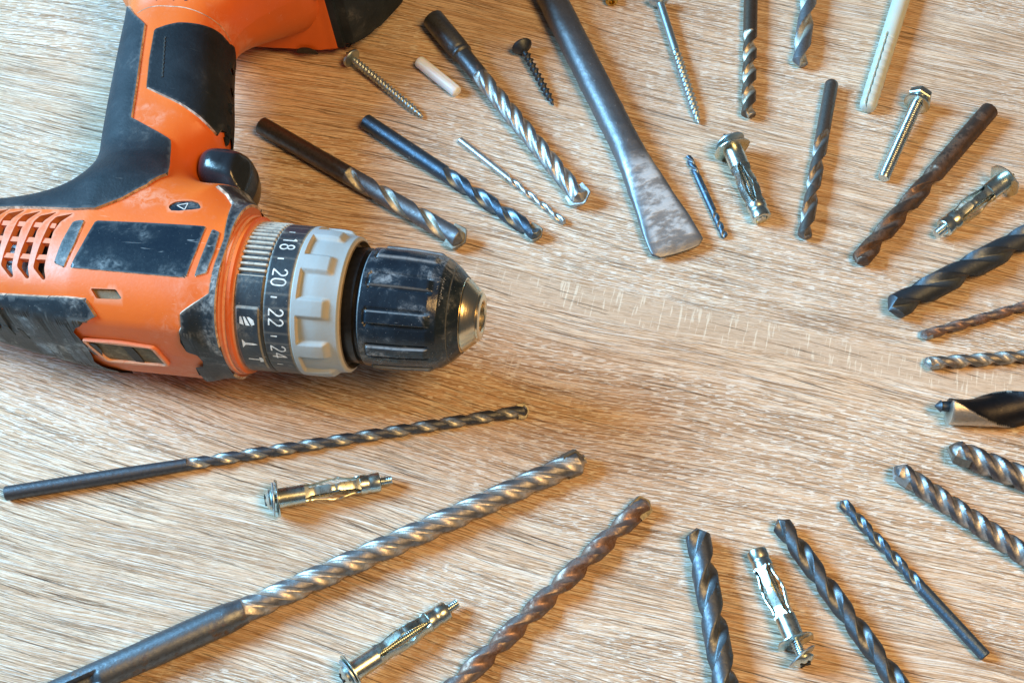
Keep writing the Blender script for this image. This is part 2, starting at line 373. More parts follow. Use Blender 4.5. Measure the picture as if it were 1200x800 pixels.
def bit(name, A, B, wpx, start, spacing, mat, label, cat='drill bit', n=2, land=.42, core=.35, skew=.3, tip='twist',
        shank=None, shank_w=None, hollow=.72, rib=0.0, cone=1.66, smat=None, cmat='carbide', roll=0.0, tang=0.6, ramp=None, tw=1.0, group=None, ends='flat', blunt=.35, ovr=1.08, body_r=None):
    """A = tail pixel, B = tip pixel, wpx = width in photo pixels, start = fraction where flutes begin, spacing = px between flutes"""
    mid = ((A[0] + B[0]) / 2, (A[1] + B[1]) / 2)
    s = mmpp(min(max(mid[0], 0), 1200), min(max(mid[1], 0), 800)); R = wpx * s / 2; Rs = (shank_w * s / 2) if shank_w else R * .985
    rr = max(R, Rs)
    t = lay(name, A, B, Rs if shank_w else R, R * tw, label, cat, group, roll); L = t.L
    dl = math.hypot(B[0] - A[0], B[1] - A[1]); sp = spacing * L / dl; pitch = sp * n
    x0 = start * L; Lb = L
    rp = ramp if ramp else 1.1 * R * 2
    f = flutefn(n, land, core, R, pitch, x0, rp, skew, phase=tang, rib=rib, hollow=hollow)
    # shank
    if start > 0.01:
        c = min(.35, Rs * .15)
        if ends == 'flat': pr = [(0, 0), (0, Rs - c), (c, Rs), (x0 * .33, Rs), (x0 * .66, Rs), (x0, Rs if not shank_w else R)]
        elif ends == 'round': pr = [(0, 0), (0, Rs * .45), (Rs * .12, Rs * .75), (Rs * .4, Rs * .96), (Rs * .7, Rs), (x0 * .5, Rs), (x0, Rs if not shank_w else R)]
        elif ends == 'collar':      # big shank, bead, then the thinner body
            k = ends_k * L
            pr = [(0, 0), (0, Rs * .86), (.5, Rs), (k - 2.2, Rs), (k - 1.4, Rs * .9), (k - .8, Rs * .86), (k, Rs * .99), (k + .8, Rs * .97), (k + 1.6, R * 1.02), (x0 * .8, R), (x0, R)]
        V, F = lathe(pr, 36)
        t.part('shank', V, F, M[smat or mat], attrs={'flute': np.zeros(len(V))})
    cone = 1.35 if tip == 'twist' else 1.0
    xs = list(np.arange(x0, L - R * 1.3, max(.22, R * .16))); xs += list(np.linspace(L - R * 1.3, L, 22)); xs = np.array(sorted(set(np.round(xs, 4))))
    nt = 64 if R > 2.2 else 44
    Th = np.linspace(0, 2 * math.pi, nt, endpoint=False); XX, TT = np.meshgrid(xs, Th, indexing='ij'); r, g = f(XX, TT)
    if tip == 'twist':
        r = np.minimum(r, np.maximum((L - XX) * cone, .03) + 0 * r)
    elif tip == 'masonry':
        fade = np.clip((L - R * .35 - XX) / (R * 1.5), 0, 1); r = r + (R * tw * .93 - r) * (1 - fade) * .75
        r = np.minimum(r, np.maximum((L - R * .30 - XX) * 1.1 + R * .45, R * .3)); r = np.where(XX > L - R * .28, R * .12, r)
    elif tip == 'flat':
        r = np.where(XX > L - .3, r * .93, r)
    V = np.stack([XX, r * np.cos(TT), r * np.sin(TT)], -1).reshape(-1, 3); nx = len(xs)
    i = np.arange(nx - 1)[:, None]; j = np.arange(nt)[None, :]; j2 = (j + 1) % nt
    F = np.stack([i * nt + j, i * nt + j2, (i + 1) * nt + j2, (i + 1) * nt + j], -1).reshape(-1, 4).tolist()
    k = len(V); V = np.vstack([V, [[xs[0], 0, 0], [xs[-1], 0, 0]]]); gg = np.append(g.reshape(-1), [0, 0])
    for jj in range(nt):
        F.append([k, (jj + 1) % nt, jj]); F.append([k + 1, (nx - 1) * nt + jj, (nx - 1) * nt + (jj + 1) % nt])
    t.part('fluted_body', V, F, M[mat], attrs={'flute': gg})
    if tip == 'masonry':
        V, F = carbide_plate(R * tw, R * 2, R * .62, R * 1.9, L, 0.45 + tang * 0, ovr, blunt)
        t.part('carbide_tip', V, F, M[cmat], sharp=25, attrs={'flute': np.zeros(len(V))})
    t.R = R; t.s = s
    return t

GB = 'masonry drill bits spread round the table'
GT = 'metal twist drill bits spread round the table'
ends_k = .2
# ---- above the drill
bit('masonry_drill_bit', (306, 147), (545, 284), 22, .44, 52, 'grey', 'grey masonry bit with brown shank pointing at the chuck, just above the drill', group=GB, land=.62, core=.55, skew=0, tip='masonry', tw=1.18, smat='oiled' if False else 'brownshank', tang=2.2)
bit('masonry_drill_bit', (428, 142), (634, 278), 19, .46, 40, 'blued', 'shiny blue-black bit with long smooth shank, left of the thinnest silver bit', group=GB, land=.40, core=.42, tip='masonry', tw=.92, tang=1.0)
bit('twist_drill_bit', (539, 164), (663, 262), 8.5, .46, 21, 'silver', 'thinnest bright silver bit, lying right of the blue-black bit', group=GT, land=.34, core=.35, tang=.4)
bit('hammer_drill_bit', (507, 22), (685, 238), 21, .33, 24, 'bright', 'bright masonry bit with thick dark socket shank, pointing down left of the chisel', group=GB, n=4, land=.34, core=.70, skew=.2, tip='masonry', tw=1.18, shank_w=27, ends='collar', smat='shank', cmat='carbidec', tang=.3)
# ---- right of the chisel
bit('double_ended_drill_bit', (806, 182), (850, 279), 8.5, .62, 15, 'blued', 'small short blue-black double ended bit beside the chisel blade', 'drill bit', GT, land=.4, core=.4, tang=.2) if False else None
bit('twist_drill_bit', (881, -60), (877, 139), 16.5, .52, 24, 'brown', 'brownish bit pointing straight down from the top edge, right of the long screw', group=GT, land=.44, core=.46, tang=1.4)
bit('twist_drill_bit', (957, -70), (937, 78), 19, .20, 46, 'grey', 'short grey-silver twist tip at the top edge, left of the white plastic plug', group=GT, land=.46, core=.40, tang=2.0)
bit('twist_drill_bit', (975, 96), (942, 281), 16.5, .33, 38, 'brown2', 'dull brown-grey twist bit with rounded shank end, left of the hex bolt', group=GT, land=.50, core=.38, tang=.8, ends='round', smat='brown2')
bit('twist_drill_bit', (1160, 129), (1004, 309), 22, .42, 44, 'rusty', 'rust-brown twist bit lying between the hex bolt and the right-hand anchor', group=GT, land=.46, core=.40, tang=1.2, smat='rusty')
bit('twist_drill_bit', (1290, 232), (1041, 364), 30, .1, 62, 'black', 'thick dark twist bit entering from the right edge, below the right-hand anchor', group=GT, land=.50, core=.36, tang=2.6)
bit('masonry_drill_bit', (1300, 330), (1079, 394), 12.5, .1, 27, 'rusty2', 'thin rust-stained masonry bit at the right edge, directly below the thick dark twist bit', group=GB, land=.4, core=.55, tip='masonry', tw=1.1, cmat='carbidec')
bit('masonry_drill_bit', (1310, 410), (1083, 426), 16, .1, 27, 'rusty3', 'horizontal grey masonry bit at the right edge, just above the thick brad-point bit', group=GB, land=.38, core=.55, tip='masonry', tw=1.05, cmat='carbidec', tang=.9)
bit('masonry_drill_bit', (1330, 614), (1111, 525), 30, .1, 28, 'tarnish', 'thick blunt masonry bit with rust spots at the right edge, below the brad-point bit', group=GB, n=3, land=.40, core=.68, hollow=.6, tip='masonry', tw=1.0, cmat='carbide', tang=.5)
bit('masonry_drill_bit', (1300, 716), (1047, 548), 26, .1, 27, 'tarnish', 'bright tarnished masonry bit leaving at the lower right edge, above the long black bit', group=GB, n=3, land=.40, core=.66, hollow=.6, tip='masonry', tw=1.06, cmat='carbidec', tang=1.7)
bit('twist_drill_bit', (1155, 769), (985, 586), 14.5, .42, 31, 'blued', 'slim blue-black twist bit with smooth shank, whole at lower right', group=GT, land=.44, core=.40, tang=.5)
bit('twist_drill_bit', (1110, 880), (911, 608), 25, .12, 60, 'blackfl', 'dark bronze-black twist bit just right of the anchor with pulled-out screw', group=GT, land=.46, core=.38, tang=2.9)
bit('twist_drill_bit', (872, 920), (816, 618), 31, .12, 66, 'blackfl', 'thick dark pointed twist bit just left of the anchor with pulled-out screw', group=GT, land=.52, core=.42, tang=2.5, cone=.9)
bit('masonry_drill_bit', (480, 855), (760, 586), 25, .06, 50, 'rusty2', 'reddish rusty masonry bit slanting up from the bottom edge in the middle', group=GB, land=.36, core=.50, tip='masonry', tw=.95, skew=.2, tang=.6)
bit('masonry_drill_bit', (6, 578), (620, 480), 14.5, .34, 34, 'greydark', 'long slim masonry bit with smooth grey shank, nearest below the drill', group=GB, land=.44, core=.48, tip='masonry', tw=1.18, shank_w=17, tang=2.0)

# double ended little bit
def double_bit():
    A, B = (806, 182), (850, 279); s = mmpp(828, 230); R = 4.3 * s
    t = lay('double_ended_drill_bit', A, B, R, R, 'small blue-black bit with flutes at both ends beside the chisel blade', 'drill bit')
    L = t.L; f1 = flutefn(2, .4, .42, R, 9, L * .68, 2, .2); 
    V, F = lathe([(L * .27, 0), (L * .27, R * .98), (L * .5, R * .98), (L * .68, R * .98), (L * .68, 0)], 30)
    t.part('shank', V, F, M['blued'], attrs={'flute': np.zeros(len(V))})
    for k in range(2):
        a, b = (L * .68, L) if k == 0 else (L * .27, 0)
        xs = a + (b - a) * np.linspace(0, 1, 60); Th = np.linspace(0, 2 * math.pi, 40, endpoint=False)
        XX, TT = np.meshgrid(xs, Th, indexing='ij'); X2 = XX if k == 0 else L * .95 - XX
        r, g = f1(X2, TT); tipd = np.abs(b - XX); r = np.minimum(r, tipd * 1.5 + .03)
        V = np.stack([XX, r * np.cos(TT), r * np.sin(TT)], -1).reshape(-1, 3)
        i = np.arange(59)[:, None]; j = np.arange(40)[None, :]; j2 = (j + 1) % 40
        F = np.stack([i * 40 + j, i * 40 + j2, (i + 1) * 40 + j2, (i + 1) * 40 + j], -1).reshape(-1, 4).tolist()
        t.part('fluted_end', V, F, M['blued'], attrs={'flute': g.reshape(-1)})
double_bit()

# big hammer bit with slotted shank, bottom left
def sds():
    A, B = (-15, 850), (685, 537); s = mmpp(400, 660); R = 15.0 * s; Rs = 18.0 * mmpp(120, 770)
    t = lay('hammer_drill_bit', A, B, Rs, R, 'longest and thickest bit with slotted shank, running from the bottom left corner to the centre', 'drill bit', GB)
    L = t.L; x0 = L * .405
    def slot(X, Rr, th):
        r = np.full_like(X * (th * 0 + 1), 1.0) * Rr
        for a0, wd, d, xa, xb, cl in ((1.95, .50, 2.3, 6, 37, 1), (-1.2, .50, 2.3, 6, 37, 1), (.35, .30, 1.6, -9, 52, 0), (3.49, .30, 1.6, -9, 52, 0)):
            da = np.abs((th - a0 + math.pi) % (2 * math.pi) - math.pi)
            m = sm(wd - da, 0, .10) * sm(X, xa, xa + 2.5) * sm(xb - X, 0, 3.5); r = r - d * m
        return X, r
    xs = [0, 0] + list(np.arange(.6, 60, .6)) + list(np.linspace(60, x0, 24))
    pr = [(xs[0], 0), (0, Rs * .88)] + [(x, Rs) for x in xs[2:-6]] + [(x, Rs + (R - Rs) * sm(x, xs[-7], xs[-1])) for x in xs[-6:]]
    V, F = lathe(pr, 96, slot); V[:96, 1:] = 0
    t.part('slotted_shank', V, F, M['shank'], attrs={'flute': np.zeros(len(V))}, sharp=50)
    f = flutefn(3, .34, .76, R, 3 * 36 * s * 1.13, x0, 9, .25, phase=.6, hollow=.6)
    f2 = flutefn(3, .86, .90, R, 3 * 36 * s * 1.13, x0, 9, 0, phase=.6 + .9, hollow=.7)
    xs = np.concatenate([np.arange(x0, L - 7, .35), np.linspace(L - 7, L, 30)]); nt = 96
    Th = np.linspace(0, 2 * math.pi, nt, endpoint=False); XX, TT = np.meshgrid(xs, Th, indexing='ij')
    r, g = f(XX, TT); r2, g2 = f2(XX, TT); r = r - (R - r2) * .8
    fade = np.clip((L - 3.0 - XX) / 5, 0, 1); r = r + (R * 1.0 - r) * (1 - fade) * .8
    r = np.where(XX > L - 1.6, np.minimum(r, R * .6), r)
    r = np.minimum(r, np.maximum((L - 1.2 - XX) * 1.2 + R * .55, R * .4))
    V = np.stack([XX, r * np.cos(TT), r * np.sin(TT)], -1).reshape(-1, 3); nx = len(xs)
    i = np.arange(nx - 1)[:, None]; j = np.arange(nt)[None, :]; j2 = (j + 1) % nt
    F = np.stack([i * nt + j, i * nt + j2, (i + 1) * nt + j2, (i + 1) * nt + j], -1).reshape(-1, 4).tolist()
    t.part('fluted_body', V, F, M['sds'], attrs={'flute': np.clip(g, 0, 1).reshape(-1)})
    V, F = carbide_plate(R, 2 * R, R * .5, R * 1.7, L, .9, 1.10, .5)
    t.part('carbide_tip', V, F, M['carbide'], sharp=25, attrs={'flute': np.zeros(len(V))})
sds()

# thick brad-point bit with bright collar at the right edge
def brad():
    A, B = (1330, 486), (1111, 476); s = mmpp(1150, 476); R = 21.5 * s
    t = lay('brad_point_bit', A, B, R, R, 'fattest black bit with polished edge and small black centre spike at the right edge', 'drill bit')
    L = t.L; f = flutefn(1, .50, .42, R, 70, 4, 10, .0, phase=1.66 + 2 * math.pi * L / 70, hollow=.45)
    xs = np.arange(0, L + .01, .4); nt = 96; Th = np.linspace(0, 2 * math.pi, nt, endpoint=False)
    XX, TT = np.meshgrid(xs, Th, indexing='ij'); r, g = f(XX, TT); r = np.where(XX > L - .25, r * .97, r)
    V = np.stack([XX, r * np.cos(TT), r * np.sin(TT)], -1).reshape(-1, 3); nx = len(xs)
    i = np.arange(nx - 1)[:, None]; j = np.arange(nt)[None, :]; j2 = (j + 1) % nt
    F = np.stack([i * nt + j, i * nt + j2, (i + 1) * nt + j2, (i + 1) * nt + j], -1).reshape(-1, 4).tolist()
    k = len(V); V = np.vstack([V, [[xs[0], 0, 0], [xs[-1], 0, 0]]])
    for jj in range(nt):
        F.append([k, (jj + 1) % nt, jj]); F.append([k + 1, (nx - 1) * nt + jj, (nx - 1) * nt + (jj + 1) % nt])
    bright = np.append(np.where((g < .05) & (XX > L - 22), 1.0, 0.0).reshape(-1), [0, 0])
    m = steel('black_bit_polished_land', (0.035, 0.035, 0.04), (0.62, 0.57, 0.50), 0.08, .26, .2, 4.4)
    t.part('fluted_body', V, F, m, attrs={'flute': bright})
    V, F = lathe([(L - .5, 0), (L - .5, R * .30), (L + 2.2, R * .27), (L + 2.6, R * .33), (L + 4.6, R * .05), (L + 4.7, 0)], 20)
    t.part('centre_spike', V, F, M['black'], attrs={'flute': np.zeros(len(V))})
brad()

# ------------------------------------------------------------------ cold chisel
def chisel():
    s = mmpp(700, 100); Rb = 17.2 * s
    t = lay('cold_chisel', (622, -50), (797, 296), Rb, 3.2, 'long grey steel chisel with flared flat blade, top centre pointing down', 'chisel')
    L = t.L
    # stations: x, half width, half thickness
    xb = L * .69
    st = [(0, Rb, Rb), (xb * .5, Rb * .99, Rb * .99), (xb * .9, Rb * .98, Rb * .95), (xb, Rb * 1.0, Rb * .86), (xb + (L - xb) * .25, Rb * 1.18, Rb * .66), (xb + (L - xb) * .5, Rb * 1.40, Rb * .47), (xb + (L - xb) * .75, Rb * 1.66, Rb * .30), (L - 5.0, Rb * 1.78, Rb * .21), (L - 2.0, Rb * 1.76, Rb * .15), (L - .5, Rb * 1.66, Rb * .10), (L, Rb * 1.45, Rb * .05)]
    xs = np.concatenate([np.linspace(0, xb * .9, 50), np.linspace(xb * .9, L, 46)[1:]]); sx = [a[0] for a in st]
    hw = np.interp(xs, sx, [a[1] for a in st]); ht = np.interp(xs, sx, [a[2] for a in st])
    for _ in range(3): hw[1:-4] = (hw[:-5] + hw[1:-4] * 2 + hw[2:-3]) / 4; ht[1:-4] = (ht[:-5] + ht[1:-4] * 2 + ht[2:-3]) / 4
    nt = 64; th = np.linspace(0, 2 * math.pi, nt, endpoint=False); V = []
    for i, x in enumerate(xs):
        q = sm(x, xb * .95, L); p = 2.35 + 3.0 * q; c, s_ = np.cos(th), np.sin(th)
        r = (np.abs(c) ** p + np.abs(s_) ** p) ** (-1 / p)
        wob = 1 + .012 * np.sin(x * .35 + th * 2) + .010 * np.sin(x * .9 + th * 3 + 1) * (1 - q)
        xx = x + (0.9 * np.abs(c) ** 3 * -1.6 if x > L - 2.6 else 0 * c)
        V.append(np.stack([xx * np.ones(nt), hw[i] * r * c * wob, ht[i] * r * s_ * wob], -1))
    V = np.vstack(V); nx = len(xs); i = np.arange(nx - 1)[:, None]; j = np.arange(nt)[None, :]; j2 = (j + 1) % nt
    F = np.stack([i * nt + j, i * nt + j2, (i + 1) * nt + j2, (i + 1) * nt + j], -1).reshape(-1, 4)
    kb = int(np.searchsorted(xs, xb * .98))
    bar = F[:kb * nt].tolist() + [list(range(nt))[::-1]]; bl = F[kb * nt:].tolist() + [[(nx - 1) * nt + k for k in range(nt)]]
    Vb = V[:(kb + 1) * nt]; t.part('bar', Vb, bar, M['chisel'], attrs={'flute': np.zeros(len(Vb))}, sharp=60)
    Vl = V[kb * nt:]; bl = [[q - kb * nt for q in f] for f in bl]
    tm = NT('hammered_blade_steel'); n1 = tm.noise(1.0, 5, .65, tm.coord((190, 95, 100))); n2 = tm.noise(420, 4, .6); n0 = tm.noise(60, 2)
    m1 = tm.math('MULTIPLY', tm.ramp(n1, .40, .58), tm.attr('face'))
    base = tm.mix(m1, tm.mix(tm.attr('face'), (0.20, 0.21, 0.23), (0.38, 0.41, 0.45)), (0.74, 0.80, 0.86)); base = tm.mix(tm.ramp(n2, .62, .74, 0, .35), base, (.18, .19, .21))
    mt = tm.out(base, tm.ramp(m1, 0, 1, .50, .42), tm.ramp(m1, 0, 1, .85, .55), tm.bump(tm.math('ADD', n1, tm.math('MULTIPLY', n2, .3)), .0006, .6))
    xx = Vl[:, 0]; face = sm(xx, xb + 1, xb + 12) * (1 - sm(np.abs(Vl[:, 1]) / np.interp(xx, xs, hw), .62, .95)) * sm(L - xx, 0, 8)
    t.part('blade', Vl, bl, mt, attrs={'face': face, 'flute': np.zeros(len(Vl))}, sharp=55)
chisel()

# ------------------------------------------------------------------ screws
def thread(x0, x1, R, core, pitch, nt=28, tip=0.0, sharp=1.0, step=None):
    step = step or pitch / 8; xs = np.arange(x0, x1 + step * .5, step)
    def rf(X, Th):
        u = np.mod(X / pitch - Th / (2 * math.pi), 1.0); tri = 1 - np.abs(u - .5) * 2
        r = core + (R - core) * np.clip(tri * 1.7 - .55, 0, 1) ** sharp
        if tip > 0:
            k = np.clip((x1 - X) / tip, 0, 1); r = r * np.sqrt(np.clip(k, 0.0009, 1)) ** 1.1
        k0 = np.clip((X - x0) / pitch, 0, 1)
        return core + (r - core) * k0 if tip == 0 else np.where(X < x0 + pitch, core + (r - core) * k0, r)
    return grid(xs, nt, rf)

def cross_head(t, R, H, mat, x=0.0, style='pan', parent=None, name='head', yrot=0.3):
    """head spans x-H .. x, top at x-H, with black bars painting the shade of its cross recess"""
    if style == 'pan': pr = [(x, 0), (x, R * .93), (x - H * .15, R), (x - H * .45, R * .97), (x - H * .8, R * .72), (x - H, R * .40), (x - H, 0)]
    else: pr = [(x, 0), (x, R * .4), (x - H * .55, R * .92), (x - H * .8, R), (x - H, R * .93), (x - H, 0)]
    V, F = lathe(pr, 36); h = t.part(name, V, F, M[mat], parent=parent, attrs={'flute': np.zeros(len(V))})
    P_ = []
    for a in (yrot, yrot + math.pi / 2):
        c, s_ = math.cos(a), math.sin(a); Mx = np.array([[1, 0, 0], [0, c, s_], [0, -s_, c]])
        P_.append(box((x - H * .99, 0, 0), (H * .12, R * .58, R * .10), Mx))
    V, F = join(P_); t.part('cross_shade', V, F, M['hole'], parent=h, smooth=False)  # black bars paint the shade of the recess, nothing is cut
    return h

def screw(name, A, B, hpx, spx, tpx, thr, pitch_px, mat, label, style='pan', hh=.55, core=.68, group=None):
    s = mmpp(*[max(0, v) for v in ((A[0] + B[0]) / 2, (A[1] + B[1]) / 2)]); Rh, Rsn, Rt = hpx * s / 2, spx * s / 2, tpx * s / 2
    t = lay(name, A, B, Rh * .9, Rt * .7, label, 'screw', group); L = t.L
    if style == 'pan': cross_head(t, Rh, Rh * hh, mat, 0)
    else: cross_head(t, Rh, Rh * .8, mat, Rh * .35, 'csk')
    if thr > .02:
        V, F = lathe([(0, Rsn), (L * thr * .5, Rsn), (L * thr, Rsn), (L * thr + .3, Rt * core)], 28); t.part('shaft', V, F, M[mat], attrs={'flute': np.zeros(len(V))})
    V, F = thread(L * thr, L, Rt, Rt * core, pitch_px * s, tip=Rt * 3.2); t.part('threaded_shaft', V, F, M[mat], attrs={'flute': np.zeros(len(V))})
    return t
GS = 'loose wood screws at the top'
screw('wood_screw', (413, 69), (496, 138), 24, 9, 10.5, .02, 5.0, 'zincd', 'grey pan-head screw beside the battery, pointing down right', group=GS)
screw('wood_screw', (613, 57), (649, 124), 25, 7.5, 10, .05, 7.6, 'blackscrew' if False else 'black', 'short black coarse-thread screw between the white plug and the chisel', style='csk', core=.55, group=GS)
screw('wood_screw', (773, 2), (819, 145), 25, 9.5, 12, .42, 6.6, 'zincd', 'long grey countersunk screw right of the chisel, half of it unthreaded', style='csk', core=.66, group=GS)

def hexbolt():
    s = mmpp(1057, 160); Rh, Rw, Rt = 14.0 * s, 15.5 * s, 7.2 * s
    t = lay('hex_bolt', (1077, 116), (1035, 209), Rw, Rt, 'shiny zinc hex-head machine bolt with washer near the top right', 'bolt'); L = t.L
    def hexm(X, R, th):
        a = (th + .35) % (math.pi / 3) - math.pi / 6; k = math.cos(math.pi / 6) / np.cos(a); return X, R * np.where(R > Rh * .9, k * 1.04, 1)
    V, F = lathe([(-3.6, 0), (-3.6, Rh * .55), (-3.4, Rh * .8), (-2.9, Rh * .96), (-.6, Rh), (-.1, Rh * .93), (0, Rh * .7), (0, 0)], 72, hexm)
    t.part('hex_head', V, F, M['zincy'], sharp=25)
    V, F = lathe([(.1, Rt), (.1, Rh * .72), (1.2, Rh * .72), (1.5, Rh * .6), (1.5, Rt)], 36); t.part('collar', V, F, M['zinc'])
    V, F = lathe([(2.0, Rt), (2.0, Rw * .94), (2.2, Rw), (2.9, Rw), (3.1, Rw * .94), (3.1, Rt)], 48); t.part('washer', V, F, M['zincy'])
    V, F = thread(0.5, L - .6, Rt, Rt * .88, 1.0, 32); t.part('threaded_shaft', V, F, M['zinc'])
    V, F = lathe([(L - .65, Rt * .9), (L, Rt * .82), (L, 0)], 32); t.part('bolt_end', V, F, M['zinc'])
hexbolt()

# ------------------------------------------------------------------ plastic plugs
def plugs():
    m = NT('translucent_nylon'); n = m.noise(400, 3); mt = m.out(m.mix(n, (.90, .93, .95), (.80, .85, .88)), .35, 0.0, m.bump(n, .0001, .3), Subsurface_Weight=.25, Subsurface_Scale=.002)
    s = mmpp(515, 90); R = 7.4 * s
    t = lay('wall_plug', (491, 72), (537, 109), R, R * .9, 'short white translucent plastic plug between the pan-head screw and the thick-shank bit', 'plug'); L = t.L
    def m1(X, Rr, th):
        return X, Rr * (1 - .10 * np.exp(-((((th - 1.3) + math.pi) % (2 * math.pi) - math.pi) / .22) ** 2) * sm(X, L * .2, L * .3))
    V, F = lathe([(0, 0), (0, R * .86), (.35, R * .95), (1, R)] + [(x, R * (.99 - .05 * x / L)) for x in np.linspace(2, L - 1.2, 14)] + [(L - .5, R * .82), (L, R * .5), (L, 0)], 40, m1)
    t.part('plug_body', V, F, mt)
    m = NT('pale_green_nylon'); n = m.noise(160, 3); n2 = m.noise(900, 3)
    mt = m.out(m.mix(n, (.50, .56, .52), (.58, .60, .52)), .42, 0.0, m.bump(n2, .00012, .3), Subsurface_Weight=.15, Subsurface_Scale=.003)
    s = mmpp(1038, 60); R = 10.3 * s
    t = lay('long_wall_plug', (1078, -70), (1016, 128), R, R * .9, 'long pale grey-green plastic frame plug with dark slit, cut by the top edge', 'plug'); L = t.L
    xs0 = L * .60
    def m2(X, Rr, th):
        da = np.abs((th - 1.95 + math.pi) % (2 * math.pi) - math.pi); wv = .085 + .03 * np.sin(X * 1.35)
        k = np.where((da < wv * 1.25) & (X > xs0), .5, 1.0); rip = 1 - .06 * (np.sin(X * 1.35) > .3) * (X > xs0 + 2)
        return X, Rr * k * rip
    V, F = lathe([(0, 0), (0, R)] + [(x, R * (1 - .05 * x / L)) for x in np.arange(1, L - 1.4, .35)] + [(L - 1.2, R * .90), (L - .5, R * .75), (L, R * .5), (L, 0)], 160, m2)
    o = t.part('plug_body', V, F, mt, sharp=50)
plugs()

# ------------------------------------------------------------------ expansion anchors
def anchor(A, B, wpx, wash_px, gap, stick, label, roll=0.0, tilt=0.0, extra=True, hd=1.0, flare=.27):
    """A = head pixel, B = tail pixel; gap = mm of screw showing between head and flange; stick = mm of screw beyond the nut"""
    s = mmpp((A[0] + B[0]) / 2, (A[1] + B[1]) / 2); R = wpx * s / 2; Rw = wash_px * s / 2; Rh = R * 1.06 * hd; Rc = R * .50
    t = lay('expansion_anchor', A, B, Rw * .97, R * .99, label, 'wall anchor', 'zinc hollow-wall anchors among the bits', roll); L = t.L
    H = Rh * .62; cross_head(t, Rh, H, 'zincy', H, 'pan', name='screw_head', yrot=.5)
    x = H + .15
    V, F = thread(x, L, Rc, Rc * .84, .72, 24, step=.09); t.part('threaded_shaft', V, F, M['zinc'])
    V, F = lathe([(x, Rc), (x, Rw * .80), (x + .12, Rw * .84), (x + .5, Rw * .84), (x + .6, Rw * .8), (x + .6, Rc)], 40)
    c, s_ = math.cos(tilt), math.sin(tilt); V = V - [x, 0, 0]; V = V @ np.array([[c, s_, 0], [-s_, c, 0], [0, 0, 1]]) + [x, 0, 0]
    t.part('washer', V, F, M['zincd'])
    x = H + .9 + gap
    def notch(X, Rr, th):
        return X - np.where(Rr > Rw * .8, .45 * (np.cos(th * 2 + .7) > .55), 0), Rr * np.where(Rr > Rw * .8, 1 - .05 * (np.cos(th * 2 + .7) > .8), 1)
    V, F = lathe([(x, Rc), (x, Rw * .96), (x + .15, Rw), (x + .45, Rw), (x + .6, Rw * .95), (x + .6, R * .9)], 64, notch); t.part('flange', V, F, M['zincy'])
    xe = L - stick; cl = (xe - x) * .27
    V, F = lathe([(x + .55, R * .85), (x + .6, R), (x + cl, R), (x + cl, R * .86), (x + .7, R * .85)], 40); t.part('collar', V, F, M['zincy'])
    nl = (xe - x) * .20; xn = xe - nl
    V, F = lathe([(xn, Rc), (xn, R * .9), (xn + .15, R * 1.0), (xn + nl * .30, R * 1.0), (xn + nl * .36, R * .94), (xn + nl * .5, R * .94), (xn + nl * .56, R * 1.0), (xe - .3, R * 1.0), (xe, R * .93), (xe, R * .62), (xe - .8, R * .55), (xe - .8, Rc)], 40)
    t.part('end_nut', V, F, M['zincy'])
    xa, xb = x + cl - .2, xn + .3; ll = xb - xa
    for k in range(4):
        a0 = math.pi / 4 + k * math.pi / 2 + .12; hwid = .42; n = 33; V = []; F = []
        for i, u in enumerate(np.linspace(0, 1, n)):
            knee = math.exp(-((u - .54) / .10) ** 2); dip = math.exp(-((u - .54) / .035) ** 2)
            off = float(np.interp(u, [0, .10, .18, .49, .54, .59, .86, .93, 1], [0, 0, -.04, flare, flare * .72, flare, -.04, 0, 0])) * R
            wdt = hwid * R * (1.18 - .50 * sm(np.array(abs(u - .54)), .05, .22) * (abs(u - .54) < .30) * 1.0 + .0)
            wdt = R * float(np.interp(u, [0, .05, .10, .42, .49, .59, .66, .92, .96, 1], [.60, .60, .42, .42, .30, .30, .42, .42, .60, .60]))
            rr = R * .86 + off; th_ = .34
            for (dy, dr) in ((-wdt, -th_), (-wdt * .98, 0), (0, .05 * R), (wdt * .98, 0), (wdt, -th_)):
                y, z = rr + dr, dy; V.append((xa + u * ll, y * math.cos(a0) - z * math.sin(a0), y * math.sin(a0) + z * math.cos(a0)))
        for i in range(n - 1):
            for j in range(5):
                F.append([i * 5 + j, i * 5 + (j + 1) % 5, (i + 1) * 5 + (j + 1) % 5, (i + 1) * 5 + j])
        F += [[4, 3, 2, 1, 0], [(n - 1) * 5 + q for q in range(5)]]
        t.part('leg', V, F, M['zincy'], sharp=30)
    return t
anchor((852, 160), (893, 257), 23, 44, 2.6, .2, 'zinc wall anchor right of the small black bit, screw head at the top', roll=.2, tilt=.1)
anchor((1184, 206), (1097, 275), 22, 42, .1, 4.2, 'zinc wall anchor near the right edge, just right of the rusty twist bit', roll=.6)
anchor((944, 778), (886, 645), 24.5, 45, 4.6, .2, 'zinc wall anchor at the bottom with its screw pulled out, between two dark twist bits', roll=.1, tilt=.35)
anchor((401, 795), (536, 706), 24, 46, .3, 4.2, 'zinc wall anchor at the bottom edge, left of the reddish rusty bit', roll=.3, tilt=.06)
anchor((311, 586), (459, 562), 23, 46, .9, 4.0, 'zinc wall anchor lying between the long slim bit and the longest thick bit', roll=.9, tilt=-.08)

